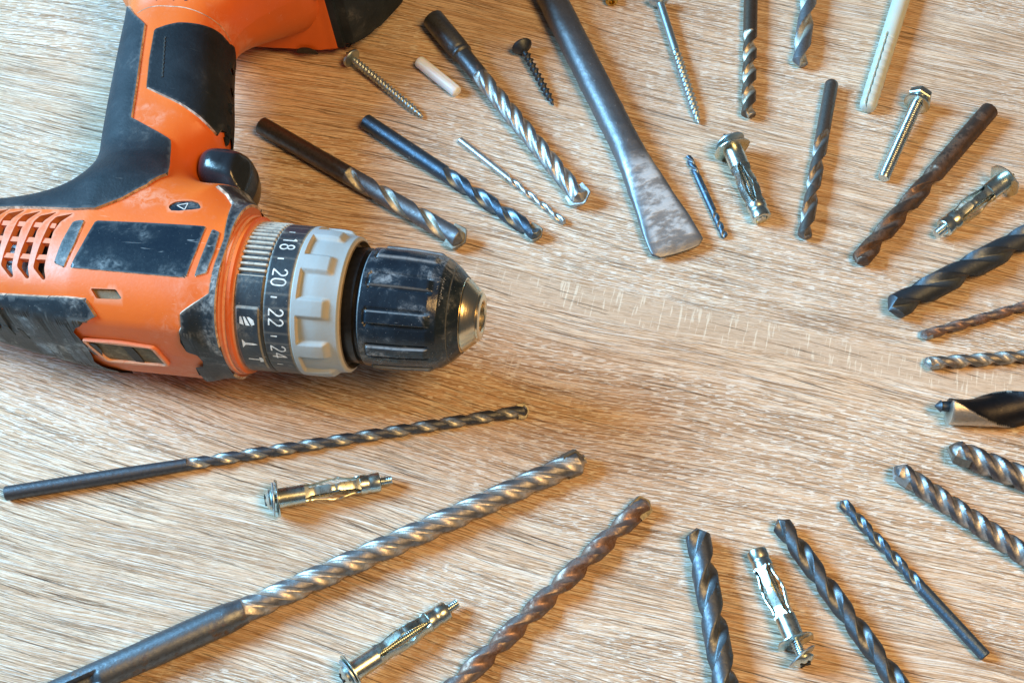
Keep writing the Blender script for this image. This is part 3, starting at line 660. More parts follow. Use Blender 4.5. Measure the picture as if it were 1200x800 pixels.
def brass_bit():
    t = lay('brass_ferrule', (712, -22), (717, 3), 2.4, 2.4, 'tiny brass cylinder end just peeking in at the top edge right of the chisel', 'ferrule')
    V, F = lathe([(0, 0), (0, 2.2), (.3, 2.5), (t.L - 1.6, 2.5), (t.L - 1.5, 2.1), (t.L - 1.1, 2.1), (t.L - 1.0, 2.6), (t.L - .3, 2.6), (t.L, 2.3), (t.L, 1.3), (t.L - 1.2, 1.2), (t.L - 1.2, 0)], 36)
    t.part('brass_tube', V, F, M['brass'])
brass_bit()
# ------------------------------------------------------------------ the cordless drill
ORANGE = plastic('orange_plastic', (0.78, 0.150, 0.018), (0.71, 0.132, 0.019), .42, (0.82, 0.50, 0.36), .30, .22, 30)
ORANGE_IN = plastic('orange_plastic_inside', (0.62, 0.13, 0.02), (0.55, 0.11, 0.02), .5, (.5, .3, .16), .3)
RUBBER = plastic('black_rubber', (0.011, 0.018, 0.026), (0.022, 0.031, 0.041), .56, (.26, .26, .25), .22, .7, 70, spec=.26)
RUBBERD = plastic('dusty_black_rubber', (0.014, 0.022, 0.031), (0.028, 0.038, 0.048), .45, (.46, .48, .48), .55, .6, 90, spec=.35)
GRIPR = plastic('black_grip_rubber', (0.008, 0.012, 0.017), (0.015, 0.021, 0.028), .56, (.16, .17, .18), .12, .6, 60, spec=.22)
LABELM = plastic('dark_label', (0.008, 0.018, 0.032), (0.015, 0.028, 0.042), .26, (.26, .31, .34), .42, .15, 60, spec=.35)
DIAL = plastic('dial_plastic', (0.022, 0.030, 0.040), (0.035, 0.045, 0.055), .40, (.66, .60, .50), .30, .4, 120)
GREYP = plastic('silver_grey_plastic', (0.40, 0.44, 0.46), (0.33, 0.38, 0.40), .38, (.55, .46, .34), .12, .35, 40)
CHUCK = plastic('glossy_black_chuck', (0.009, 0.015, 0.024), (0.016, 0.028, 0.042), .22, (.44, .47, .50), .40, .30, 90)
DUSTM = NT('plaster_dust'); _a = DUSTM.noise(420, 4, .6); _b = DUSTM.noise(90, 3)
DUSTM = DUSTM.out(DUSTM.mix(DUSTM.math('MULTIPLY', DUSTM.ramp(_a, .38, .58), DUSTM.ramp(_b, .34, .56, .35, 1)), (.30, .20, .14), (.66, .50, .38)), .85, 0.0)
PRINT = plain('white_print', (0.80, 0.80, 0.77), .5)
DARKM = plain('dark_bar_and_slot_shade', (0.03, 0.028, 0.026), .6)  # near-black for the level bar and the painted shade of slots
CAN = plain('motor_can_steel', (0.55, 0.60, 0.64), .3, 1.0)
GOLD = NT('gold_tinted_chuck_nose'); _n = GOLD.noise(300, 3); _f = GOLD.noise(1.0, 3, .5, GOLD.coord((4000, 60, 60)))
GOLD = GOLD.out(GOLD.mix(_n, (0.78, 0.66, 0.44), (0.70, 0.62, 0.46)), .24, 1.0, GOLD.bump(_f, .00006, .5))

TIP = P(564, 371, 50)
z_ = 50.0
for _ in range(40):
    q_ = P(300, 346, z_); z_ = 50 - float(np.hypot(*(q_ - TIP)[:2])) * math.tan(math.radians(5))
X_ = (TIP - q_) / np.linalg.norm(TIP - q_); Y_ = np.cross([0, 0, 1], X_); Y_ /= np.linalg.norm(Y_); Z_ = np.cross(X_, Y_)
FR = np.array([X_, Y_, Z_])
bs = TIP + np.array([-110, 60, 0]) @ FR; bs[2] = 0
D = Thing('cordless_drill', TIP, FR, 'worn orange and black cordless drill with silver clutch ring and black keyless chuck', 'cordless drill', base=bs)
def loc(px, py, z=0.0):
    o, d = ray(px, py); o = FR @ (o - TIP); d = FR @ d; return (o + d * ((z - o[2]) / d[2]))[:2]

OUT = np.array([(-235, -9), (-222, -12), (-205, -14.5), (-190, -16.8), (-175, -19), (-155, -22.4), (-132, -25.6), (-122, -26), (-95, -26), (-86, -26.2), (-60, -26.2), (-60, 26.4), (-78, 26.6), (-82.5, 30), (-86, 34), (-88, 36.5),
    (-94, 37.5), (-101, 37), (-106, 39.5), (-108.6, 44), (-109, 49.5), (-107.4, 54.5), (-104.0, 59.5), (-107.3, 75), (-110.5, 86), (-113.4, 97), (-115.6, 107), (-115, 115), (-110, 123), (-101, 131), (-92, 138), (-88, 150), (-88, 172),
    (-188, 172), (-182, 152), (-173, 137), (-166.4, 128.6), (-158.8, 121.0), (-157, 108), (-153, 82), (-148.3, 55), (-145.6, 43), (-147, 34), (-151, 28.6), (-162, 24.3), (-180, 21.6), (-200, 19), (-220, 15), (-235, 10)])
def roundp(poly, keep=()): return chaikin(poly, 2)
OUTR = chaikin(OUT, 2)
wx = [-240, -215, -175, -155, -130, -82, -50]; wz = [12, 17, 21.8, 24.8, 27.8, 27, 27]
def blend(x, y):
    Wb = np.interp(x, wx, wz); t = sm(-y, -50, -22); Zh = 17.5
    Z = Zh + (Wb - Zh) * t; Rr = 19 + (Wb - 19) * t; fl = sm(y, 108, 152); return Z + (31 - Z) * fl, Rr + (20 - Rr) * fl
PEXP = 2.45
def Hd(x, y, d):
    Z, Rr = blend(x, y); o = 2.6 * sm(-y, -4, 10) * sm(-x, 84, 92)      # the spine side of the body is cut off to a flat facet
    w_ = np.clip(o / 2.6, 0, 1); k = 1 - np.clip((d + o) / (Rr + o), 0, 1); c = np.sqrt(np.clip(1 - (1 - np.clip(d / (.9 * w_ + 1e-3), 0, 1)) ** 2, 0, 1))
    return Z * np.power(np.clip(1 - k ** PEXP, 0, 1), 1 / PEXP) * c
def sdist(pts):
    d, cp = nearest(pts, OUTR); ins = pip(pts, OUTR); return np.where(ins, d, -d), cp
def Hs(pts):
    d, _ = sdist(pts); return Hd(pts[:, 0], pts[:, 1], np.maximum(d, 0))
def surfn(pts):
    """height and outward normal"""
    d, cp = sdist(pts); d0 = np.maximum(d, 0); x, y = pts[:, 0], pts[:, 1]; h = Hd(x, y, d0); Z, Rr = blend(x, y)
    dir_ = pts - cp; L = np.hypot(*dir_.T); q = pts.copy(); weak = L < .06
    if weak.any():      # on the outline itself: take the normal of the nearest edge
        A = OUTR; B = np.roll(OUTR, -1, 0); mid = (A + B) / 2; e = B - A; nn = np.stack([-e[:, 1], e[:, 0]], -1) / (np.hypot(*e.T)[:, None] + 1e-9)
        ins = pip(mid + nn * .05, OUTR); nn[~ins] *= -1
        for i in np.nonzero(weak)[0]:
            k = np.argsort(np.hypot(*(mid - pts[i]).T))[:2]; v = nn[k].sum(0); dir_[i] = v; L[i] = np.hypot(*v)
    g = dir_ / (L[:, None] + 1e-9); g = np.where((d < 0)[:, None] & ~weak[:, None], -g, g)
    dd = np.maximum(d0, .03); s1 = (Hd(x, y, dd + .06) - Hd(x, y, dd)) / .06
    e = .3; zx = (Hd(x + e, y, np.maximum(d0, .5)) - Hd(x - e, y, np.maximum(d0, .5))) / (2 * e); zy = (Hd(x, y + e, np.maximum(d0, .5)) - Hd(x, y - e, np.maximum(d0, .5))) / (2 * e)
    n = np.stack([-zx - s1 * g[:, 0], -zy - s1 * g[:, 1], np.ones_like(x)], -1); n[:, 2] *= (d > .03)
    return h, n / np.linalg.norm(n, axis=1)[:, None]
def hit(px, py, up=0.0):
    """photo pixel -> (x, y) on the drill's upper surface"""
    zs = np.linspace(36, .4, 181); pts = np.array([loc(px, py, z) for z in zs]); h = Hs(pts); k = np.nonzero(h + up >= zs)[0]
    if len(k) and k[0] > 0: return pts[k[0]]
    p = pts[-1:]; d, cp = sdist(p); return (cp[0] if d[0] < 0 else p[0])
def tri(poly, holes, grid_step, rings, extra=None):
    """constrained triangulation of a polygon with holes, plus interior points"""
    allp = [np.asarray(poly)] + [np.asarray(h) for h in holes]; V = []; E_ = []; n = 0
    for p in allp:
        k = len(p); V.append(p); E_ += [(n + i, n + (i + 1) % k) for i in range(k)]; n += k
    inner = []
    lo, hi = allp[0].min(0), allp[0].max(0); gx, gy = np.meshgrid(np.arange(lo[0], hi[0], grid_step), np.arange(lo[1], hi[1], grid_step)); gx[1::2] += grid_step / 2
    g = np.stack([gx.ravel(), gy.ravel()], -1)
    cand = [g]
    for (src, offs) in rings:
        a = np.asarray(src); tn = np.roll(a, -1, 0) - np.roll(a, 1, 0); tn /= (np.hypot(*tn.T)[:, None] + 1e-9); nn = np.stack([-tn[:, 1], tn[:, 0]], -1)
        area2 = (a[:, 0] * np.roll(a[:, 1], -1) - np.roll(a[:, 0], -1) * a[:, 1]).sum()
        if area2 < 0: nn = -nn
        for o in offs:
            p = a + nn * o; d, _ = nearest(p, src); cand.append(p[(d > o * .93)])
    if extra is not None and len(extra):     # rows that follow the silhouette, where the surface turns steeply
        _, cp = nearest(extra, OUTR); full = densify(OUTR, 1.0); a = full; tn = np.roll(a, -1, 0) - np.roll(a, 1, 0); tn /= (np.hypot(*tn.T)[:, None] + 1e-9); nn = np.stack([-tn[:, 1], tn[:, 0]], -1)
        if (a[:, 0] * np.roll(a[:, 1], -1) - np.roll(a[:, 0], -1) * a[:, 1]).sum() < 0: nn = -nn
        near_ = nearest(full, poly)[0] < 8
        for o in SRINGS:
            p = (a + nn * o)[near_]; d, _ = nearest(p, OUTR); p = p[d > o * .93]; dp, _ = nearest(p, allp[0]); cand.append(p[dp > .3])
    maxo = max([max(o) for _, o in rings] + [0]); src_all = rings[0][0] if rings else poly
    dg, _ = nearest(g, src_all); cand[0] = g[dg > maxo + grid_step * .3] if rings else g
    inner = np.vstack(cand); ok = pip(inner, allp[0]); 
    for h in allp[1:]: ok &= ~pip(inner, h)
    for p in allp: 
        d, _ = nearest(inner, p); ok &= d > .22
    inner = inner[ok]; V.append(inner); V = np.vstack(V)
    r = delaunay_2d_cdt([Vector(v) for v in V.tolist()], E_, [], 0, 1e-5, False)
    VV = np.array([tuple(v) for v in r[0]]); T_ = np.array([list(f) for f in r[2]])
    c = VV[T_].mean(1); keep = pip(c, allp[0])
    for h in allp[1:]: keep &= ~pip(c, h)
    return VV, T_[keep]

# ---- openings in the shell, read off the photograph
def z5(l): return [(x / 6.667, 225 + y / 6.667) for x, y in l]
slot = [(575, 168), (440, 195), (392, 240), (330, 370), (288, 480), (258, 590), (335, 690), (357, 680), (346, 600), (380, 440), (418, 310), (470, 235)]
slots_px = [z5([(x + dx, y + dy) for x, y in slot]) for dx, dy in ((0, 0), (-127, -9), (-252, -18), (-375, -27), (-498, -36))]
slots = [densify(chaikin(densify([hit(*p) for p in s_], 2), 1), 1.0) for s_ in slots_px]
win_px = [(106, 338), (136, 339.5), (143, 350), (138, 351), (113, 350)]
win = densify(chaikin(densify([hit(*p) for p in win_px], 1.5), 1), .8)
vial_px = [(101, 396), (176, 405), (197, 428), (126, 421)]
fr_px = [(197, 243), (200, 239), (208, 235.5), (231, 236), (236, 243), (233, 245.5), (202, 248)]
fr = densify(chaikin([hit(*p) for p in fr_px], 1), .8)
HOLES = slots + [win, fr]
# straight cut where the collar ring sits
cut = []
for i, p in enumerate(OUTR):
    q = OUTR[(i + 1) % len(OUTR)]
    if p[0] < -80: cut.append(p)
    if (p[0] < -80) != (q[0] < -80):
        t_ = (-80 - p[0]) / (q[0] - p[0]); cut.append(p + (q - p) * t_)
def fine_edges(p, near=4.0, step=.35):
    p = np.asarray(p); d, _ = nearest(p, OUTR); out = []
    for i in range(len(p)):
        a, b = p[i], p[(i + 1) % len(p)]; L = np.hypot(*(b - a)); k = int(math.ceil(L / step)) if min(d[i], d[(i + 1) % len(p)]) < near and abs(d[i] - d[(i + 1) % len(p)]) > .25 * L else 1
        for j in range(k): out.append(a + (b - a) * j / k)
    return np.array(out)
SRINGS = (.06, .2, .5, 1.0, 1.9, 3.1, 4.6, 6.4)
SH = fine_edges(densify(cut, 1.3))
HOLES = [fine_edges(h_) for h_ in HOLES]; slots = HOLES[:5]; win, fr = HOLES[5:]
VV, TT_ = tri(SH, HOLES, 1.35, [(densify(OUTR, 1.3), SRINGS)])
hh = Hs(VV); n = len(VV); VB, TB = tri(SH, [], 2.0, [(densify(OUTR, 1.3), SRINGS)]); hb = Hs(VB)
V3 = np.vstack([np.column_stack([VV, hh]), np.column_stack([VB, -hb])]); F3 = [list(map(int, t)) for t in TT_] + [[int(t[0] + n), int(t[2] + n), int(t[1] + n)] for t in TB]
idx3 = [0] * len(F3)
dst = np.zeros(len(V3)); 
for h_ in HOLES: 
    d, _ = nearest(VV, h_); dst[:n] = np.maximum(dst[:n], (d < .35) * .35)
# walls of the openings
for h_ in HOLES:
    depth = 1.6 if (h_ is win or h_ is fr) else 2.6
    k = len(V3); m = len(h_); zt, nh_ = surfn(np.asarray(h_)); top_ = np.column_stack([h_, zt]); V3 = np.vstack([V3, top_, top_ - nh_ * depth]); dst = np.append(dst, [.3] * (2 * m))
    for i in range(m): F3.append([k + i, k + (i + 1) % m, k + m + (i + 1) % m, k + m + i]); idx3.append(1)
shell = D.part('body_shell', V3, F3, [ORANGE, ORANGE_IN], idx=idx3, attrs={'dust': dst}, sharp=45)

def patch(name, poly, mat, proud=.7, step=1.0, holes=(), mirror=False, rd=2, parent=None, dusty=True, label=None, edge=.45, smooth_it=1, lift=None, sharp=45):
    P0 = chaikin(densify(poly, 2.2), smooth_it) if smooth_it else np.array(poly, float); P0 = densify(P0, .9)
    d, cp = sdist(P0); P0 = np.where((d < .02)[:, None], cp, P0)
    keep = [0]
    for i in range(1, len(P0)):
        if np.hypot(*(P0[i] - P0[keep[-1]])) > .15: keep.append(i)
    P0 = fine_edges(P0[keep])
    orr = densify(OUTR, 1.0); orr = orr[nearest(orr, P0)[0] < 8]
    v, t = tri(P0, [fine_edges(densify(h, .8)) for h in holes], step, [(P0, (edge,))], extra=orr)
    dpoly, _ = nearest(v, P0); dh = np.full(len(v), 9.0)
    for h in holes: dh = np.minimum(dh, nearest(v, h)[0])
    so, _ = sdist(v); h, nn = surfn(v)
    k = np.where((dpoly < .05) & (so > .5), -.25, proud); k = np.where(dh < .05, -.2, k)
    if lift is not None: k = k + lift(v) * (dpoly > .05)
    A = np.column_stack([v, h]) + nn * k[:, None]
    c = v[t].mean(1); dc, _ = nearest(c, P0); sc_, _ = sdist(c); idx = ((dc < edge * .85) & (sc_ > .8)).astype(int) if dusty else np.zeros(len(t), int)
    F = [list(map(int, q)) for q in t]; idx = list(idx)
    if mirror and holes:
        v2, t2 = tri(P0, [], 1.6, [(P0, (edge,))], extra=orr); h2, n2 = surfn(v2); m = len(A); B = (np.column_stack([v2, h2]) + n2 * proud) * [1, 1, -1]; A = np.vstack([A, B]); F += [[int(q[0]) + m, int(q[2]) + m, int(q[1]) + m] for q in t2]; idx += [0] * len(t2)
    elif mirror:
        m = len(A); B = A * [1, 1, -1]; A = np.vstack([A, B]); F += [[q[0] + m, q[2] + m, q[1] + m] for q in F]; idx += idx
    dustv = np.clip((dpoly < edge + .5) * .22, 0, 1) * (so > .8); dustv = np.append(dustv, np.zeros(len(A) - len(dustv)))
    return D.part(name, A, F, [mat, DUSTM], idx=idx, attrs={'dust': dustv}, sharp=sharp, parent=parent, label=label)

H_ = lambda l: [tuple(hit(*p)) for p in l]
# rear grip rubber: photo outline inside, silhouette outside
rear = H_([(160, 18), (172, 30), (168, 55), (162, 100), (156, 139), (178, 151), (201, 165), (200, 186), (197, 206), (173, 219), (145, 234), (112, 246.5), (88, 247), (50, 245.5), (20, 245), (-60, 246)]) + \
       [(-222, 14.6), (-200, 19.2), (-180, 21.8), (-162, 24.6), (-151, 28.8), (-147, 34), (-145.6, 43), (-148.3, 55), (-153, 82), (-157, 108), (-158.8, 119.5)]
patch('rear_grip_rubber', rear, RUBBER, .9, 1.0, mirror=True, smooth_it=0, edge=.34)
front = H_([(181, 36), (195, 31), (209, 28), (228, 29), (247, 34), (259, 42), (267, 53)]) + [(-115.3, 108), (-113.4, 97), (-110.5, 86), (-107.3, 75), (-105.2, 66)] + H_([(255, 163), (246, 152), (234, 140), (212, 124), (190, 113), (171.5, 104), (175, 70)])
o_ = patch('front_grip_rubber', front, GRIPR, .9, 1.0, mirror=True, smooth_it=0, edge=.34)
low = H_([(-70, 338), (0, 343), (50, 346), (101, 349), (115, 371), (103, 380), (90, 390), (104, 405), (119, 423)]) + [(-124, -26), (-132, -25.6), (-155, -22.4), (-175, -19), (-190, -16.8), (-205, -14.5), (-222, -12.2)]
lowslots = [densify(H_(q), .8) for q in ([(3, 364), (8, 365), (16, 378), (10, 377)], [(-12, 362), (-7, 363), (1, 375), (-5, 375)])]
patch('lower_rubber', low, RUBBERD, 1.0, 1.0, holes=lowslots, mirror=True, smooth_it=0, edge=.34)
for q in lowslots:
    q = np.array(q); q = q.mean(0) + (q - q.mean(0)) * 1.35
    patch('vent_shade_patch', q, DARKM, .16, .8, smooth_it=0, dusty=False, edge=.2)  # dark sheet under the cut-outs, stands for the shade inside
boot = [(-88.5, 24.0), (-93.0, 27.0), (-90.0, 30.5), (-86.5, 32.6), (-83.2, 30.2), (-81.0, 28.2), (-80.1, 26.9)] + [(-80.1, y) for y in (25.5, 20, 15, 5, -5, -15, -24, -26.2)] + [(-86, -26.2), (-92.5, -26)] + \
    H_([(213, 400), (212, 383), (211, 367), (228, 354), (245, 343), (248, 322), (255, 300), (262, 281)]) + [(-85.2, 20.0)]
patch('front_rubber_boot', boot, RUBBERD, .9, .9, mirror=True, smooth_it=0, edge=.34)
patch('label_plate', H_([(112, 258), (178, 261), (243, 265), (231, 296), (219, 327), (150, 321), (81, 315), (96, 286)]), LABELM, .35, 1.2, smooth_it=1, edge=.34)
patch('trim_strip', H_([(86, 260), (94, 258), (101, 258), (89, 286), (76, 315), (63, 309), (72, 284)]), RUBBERD, .5, 1.0, edge=.34)
patch('trim_strip', H_([(249, 268), (259, 273), (252, 297), (243, 321), (227, 326), (237, 297)]), RUBBERD, .5, 1.0, edge=.34)
# slot in the front grip, its shade painted as a proud dark strip
sl = H_([(192, 44), (197, 44), (193.5, 94), (188.5, 94)])
patch('grip_slot_shade', sl, DARKM, 1.12, .5, smooth_it=0, dusty=False, edge=.14)

def floor_piece(name, poly, mat, depth, parent=None):
    p = densify(poly, 1.0); v, t = tri(p, [], 1.2, [(p, (.4,))]); h0_, nh_ = surfn(v); A = np.column_stack([v, h0_]) - nh_ * depth; return D.part(name, A, [list(map(int, q)) for q in t], mat, parent=parent, attrs={'dust': np.full(len(v), 0.0 if mat is LABELM else .6)})
TAN = plastic('dust_filled_plastic', (.30, .25, .16), (.42, .36, .25), .7, (.05, .04, .03), .5, .8, 250)
floor_piece('lock_window', win, TAN, 1.3)
def on_facet(px, py, y=-26.0):
    o, d = ray(px, py); o = FR @ (o - TIP); d = FR @ d; q = o + d * ((y - o[1]) / d[1]); return (q[0], q[2])
for q in ([(3, 384), (9, 385), (18, 394), (11, 393)], [(20, 385), (27, 387), (36, 396), (29, 395)], [(-14, 381), (-8, 382), (0, 391), (-7, 390)]):
    V = [(lambda f: (f[0], -(np.interp(f[0], [-175, -155, -132], [19, 22.4, 25.6]) + 1.05), f[1]))(on_facet(*p, y=-23.6)) for p in q]
    V2 = [(x, y + .6, z) for x, y, z in V]; D.part('vent_shade_patch', V + V2, [[0, 1, 2, 3]] + [[i, (i + 1) % 4, 4 + (i + 1) % 4, 4 + i] for i in range(4)], DARKM, smooth=False)  # thin dark quad on the surface, paints the shade of an opening
def facet_frame():
    """level window: raised orange rim, dusty floor and a black bar on the flat spine side"""
    inn = chaikin(densify([on_facet(*p) for p in [(100, 397), (178, 406), (196, 426), (128, 420)]], 3), 2); c = inn.mean(0); n = len(inn)
    d = inn - c; out = c + d + d / np.hypot(*d.T)[:, None] * 1.5
    V = [(x, -25.9, z) for x, z in out] + [(x, -27.0, z) for x, z in c + (out - c) * .97] + [(x, -27.0, z) for x, z in inn] + [(x, -26.05, z) for x, z in inn]
    F = [[r * n + i, r * n + (i + 1) % n, (r + 1) * n + (i + 1) % n, (r + 1) * n + i] for r in range(3) for i in range(n)]
    D.part('window_rim', V, F, ORANGE, attrs={'dust': [.1] * n + [.5] * n + [.9] * n + [.9] * n})
    V = [(x, -26.06, z) for x, z in c + (inn - c) * 1.05]; fl = D.part('level_window', V, [list(range(n))], TAN, attrs={'dust': [.6] * n}, smooth=False)
    q = [on_facet(*p) for p in [(143, 403), (153, 404), (161, 412), (170, 423), (160, 422), (151, 413)]]; m = len(q)
    V = [(x, -26.5, z) for x, z in q] + [(x, -26.0, z) for x, z in q]; D.part('level_mark', V, [list(range(m))] + [[i, (i + 1) % m, m + (i + 1) % m, m + i] for i in range(m)], DARKM, smooth=False)
facet_frame()
floor_piece('direction_switch', fr, LABELM, .4)
# triangle print on the direction switch
def ribbons(paths, width, mapf, closed=False):
    V = []; F = []
    for path in paths:
        p = np.array(path, float)
        if len(p) < 2: continue
        t = np.gradient(p, axis=0); t /= (np.hypot(*t.T)[:, None] + 1e-9); nn = np.stack([-t[:, 1], t[:, 0]], -1) * width / 2
        k = len(V); a = p + nn; b = p - nn
        for i in range(len(p)): V.append(mapf(*a[i])); V.append(mapf(*b[i]))
        for i in range(len(p) - 1): F.append([k + 2 * i, k + 2 * i + 1, k + 2 * i + 3, k + 2 * i + 2])
    return np.array(V), F
def seg(*pts, n=6):
    out = []
    for a, b in zip(pts[:-1], pts[1:]):
        for i in range(n): out.append((a[0] + (b[0] - a[0]) * i / n, a[1] + (b[1] - a[1]) * i / n))
    return out + [pts[-1]]
fm = lambda x, y: (x, y, float(Hs(np.array([[x, y]]))[0]) - .32)
tr = H_([(207, 240), (220, 237.5), (216, 245)])
V, F = ribbons([seg(tr[0], tr[1]), seg(tr[1], tr[2]), seg(tr[2], tr[0])], .32, fm); D.part('arrow_mark', V, F, PRINT, smooth=False)

# glyphs on a 1 x 1.6 cell
def arc(cx, cy, rx, ry, a0, a1, n=14): return [(cx + rx * math.cos(math.radians(a)), cy + ry * math.sin(math.radians(a))) for a in np.linspace(a0, a1, n)]
G = {'0': [arc(.5, 1.1, .42, .5, 0, 180) + arc(.5, .5, .42, .5, 180, 360) + [(.92, 1.1)]],
     '1': [seg((.25, 1.25), (.55, 1.6), (.55, 0))],
     '2': [arc(.5, 1.15, .42, .45, 170, -35) + seg((.80, .85), (.08, .03), (.95, .03))],
     '4': [seg((.70, 0), (.70, 1.6), (.05, .5), (.98, .5))],
     '8': [arc(.5, 1.2, .34, .38, 0, 360, 20), arc(.5, .42, .42, .42, 0, 360, 20)],
     '.': [seg((.35, 0), (.35, .16))], 'V': [seg((.02, 1.6), (.5, 0), (.98, 1.6))]}
PHI = 120.9
def cyl_map(x0, phi, R, sc):      # reading direction runs round the ring (downwards in view), glyph tops towards the chuck
    return lambda u, v: (x0 + v * sc, R * math.cos(phi + u * sc / R), R * math.sin(phi + u * sc / R))
# ---- rings: orange, clutch selector, dial, silver ring
rxa = math.radians
V, F = lathe([(-80.6, 0), (-80.6, 26.2), (-80.2, 26.9), (-78.9, 26.9), (-78.5, 26.4), (-78.5, 25.9), (-78.1, 25.9), (-77.8, 26.4), (-76.7, 26.4), (-76.2, 25.8), (-76.0, 24.4), (-75.3, 24.4)], 160)
def ringdust(V, lo, hi): return None
D.part('collar_ring', V, F, ORANGE, attrs={'dust': ((np.abs(V[:, 0] + 78.3) < .35) | (V[:, 0] > -76.2) | (V[:, 0] < -80.1)) * .95})
nx, nt = 46, 720
def ringsurf(x0, x1, nx, nt, rf):
    xs = np.linspace(x0, x1, nx); th = np.linspace(0, 2 * math.pi, nt, endpoint=False); XX, TT = np.meshgrid(xs, th, indexing='ij'); r, ds = rf(XX, TT)
    V = np.stack([XX, r * np.cos(TT), r * np.sin(TT)], -1).reshape(-1, 3); i = np.arange(nx - 1)[:, None]; j = np.arange(nt)[None, :]; j2 = (j + 1) % nt
    return V, np.stack([i * nt + j, i * nt + j2, (i + 1) * nt + j2, (i + 1) * nt + j], -1).reshape(-1, 4).tolist(), ds.reshape(-1)
def clutch(X, Th):
    dg = (np.degrees(Th) - PHI + 180) % 360 - 180
    zone = ((dg < -14) | (dg > 150)).astype(float)
    rib = .5 + .5 * np.clip(np.sin(np.radians(dg) * 72 / 1.0) * 2.2, -1, 1)
    r = 25.0 - zone * (1 - rib) * .75; r = r - .5 * sm(X, -66, -63.6) * 0
    pan = sm(dg, 8, 11) * sm(70 - dg, 0, 3) * sm(X, -75, -74.2) * sm(-67.0 - X, 0, .5); r = r + .45 * pan
    r = r - .5 * sm(-X, 75.2, 75.8) - .4 * sm(X, -66.6, -66.2)
    ds = zone * rib * .8 + .5 * np.exp(-((X + 75.6) / .5) ** 2) + (pan > .05) * (pan < .9) * .35
    return r, np.clip(ds, 0, 1)
V, F, ds = ringsurf(-75.8, -66.1, 40, 1080, clutch); D.part('mode_ring', V, F, DIAL, attrs={'dust': ds}, sharp=60)
def dial(X, Th):
    r = 24.75 - .35 * sm(-X, 65.7, 66.1) - .35 * sm(X, -57.7, -57.2); return r, np.clip(.9 * np.exp(-((X + 66.0) / .22) ** 2) + .9 * np.exp(-((X + 57.3) / .25) ** 2), 0, 1) + .12 * (np.sin(Th * 37) > .9)
V, F, ds = ringsurf(-66.1, -57.2, 20, 240, dial); dl_ = D.part('torque_dial', V, F, DIAL, attrs={'dust': ds})
for txt, dg in (('18', -45), ('20', -15), ('22', 15), ('24', 45)):
    paths = []
    for i, ch in enumerate(txt):
        paths += [[(x * .82 + (i - 1) * 1.08 + .13, y) for x, y in p] for p in G[ch]]
    V, F = ribbons(paths, .17, cyl_map(-64.0, rxa(PHI + dg), 24.84, 3.0)); D.part('dial_number', V, F, PRINT, parent=dl_, smooth=False, label='white number %s on the dial' % txt)
for dg in (-60, -30, 0, 30, 60):
    V, F = ribbons([seg((0, .35), (0, 1.05))], .16, cyl_map(-64.6, rxa(PHI + dg), 24.84, 3.0)); D.part('dial_tick', V, F, PRINT, parent=dl_, smooth=False)
# icons on the mode ring: bit, screw, hammer
def poly_on(pts, phi, x0, sc, R=25.52):
    m = cyl_map(x0, phi, R, sc); V = [m(*p) for p in pts]; return V, [list(range(len(V)))]
prs = [[(-.4, 0), (.35, 0), (.5, .45), (-.4, 1.0 * .18)], [(-.4, .35), (.5, .62), (.5, 1.05), (-.4, .55)], [(-.4, .75), (.5, 1.22), (.35, 1.55), (-.1, 1.45), (-.4, 1.0)]]
V, F = join([poly_on(p, rxa(PHI + 19), -73.4, 3.2) for p in prs]); D.part('drill_symbol', V, F, PRINT, smooth=False)
V, F = join([poly_on([(-.6, 0), (-.15, .35), (-.13, 1.3), (0, 1.75), (.13, 1.3), (.15, .35), (.6, 0)], rxa(PHI + 38), -73.2, 3.0)]); D.part('screw_symbol', V, F, PRINT, smooth=False)
V, F = join([poly_on([(-.10, 0), (.10, 0), (.10, 1.25), (-.10, 1.25)], rxa(PHI + 54), -72.4, 3.0), poly_on([(-.42, 1.25), (.42, 1.25), (.35, 1.62), (-.1, 1.7), (-.42, 1.55)], rxa(PHI + 54), -72.4, 3.0)]); D.part('hammer_symbol', V, F, PRINT, smooth=False)
def silver(X, Th):
    dg = np.degrees(Th) - PHI - 6; a = np.abs((dg + 18) % 36 - 18)
    X = X + .8 - (X + 57.2) * .08 * 0
    base = 23.5 - .9 * sm(X, -50, -40.5) ; rib = sm(9.6 - a, 0, 4.2) * sm(X, -56.2, -55.6) * sm(-43.6 - X, 0, 2.6)
    pocket = sm(a, 6.6, 9.2); rim = 1 - sm(X, -54.6, -54.1)
    r = base + 1.35 * rib + 1.35 * rim * (1 - rib)
    rr = r - .5 * sm(-X, 56.0, 56.4) - 1.3 * sm(X, -42.0, -40.9) ** 2
    ds = np.exp(-((X + 54.3) / .30) ** 2) * (1 - rib) * .8 + (rib > .05) * (rib < .75) * (X > -46.4) * .30 + .8 * (X > -41.4) + .95 * (X < -56.1) + (rib > .15) * (rib < .5) * .12
    return rr, np.clip(ds, 0, 1)
V, F, ds = ringsurf(-57.2, -41.7, 120, 720, silver); D.part('clutch_ring', V, F, GREYP, attrs={'dust': ds}, sharp=60)
V, F = lathe([(-41.75, 21.4), (-41.4, 21.1), (-42.8, 20.7), (-44, 20.5), (-45, 15), (-39, 15)], 120); D.part('clutch_lip', V, F, plain('brown_dusty_lip', (.20, .15, .09), .7))
V, F = lathe([(-45, 0), (-45, 19.2), (-38.5, 19.2), (-38.2, 18.0), (-37.2, 18.0), (-36.6, 19.1)], 120); D.part('chuck_back_plate', V, F, plain('black_plate', (.012, .012, .014), .35))
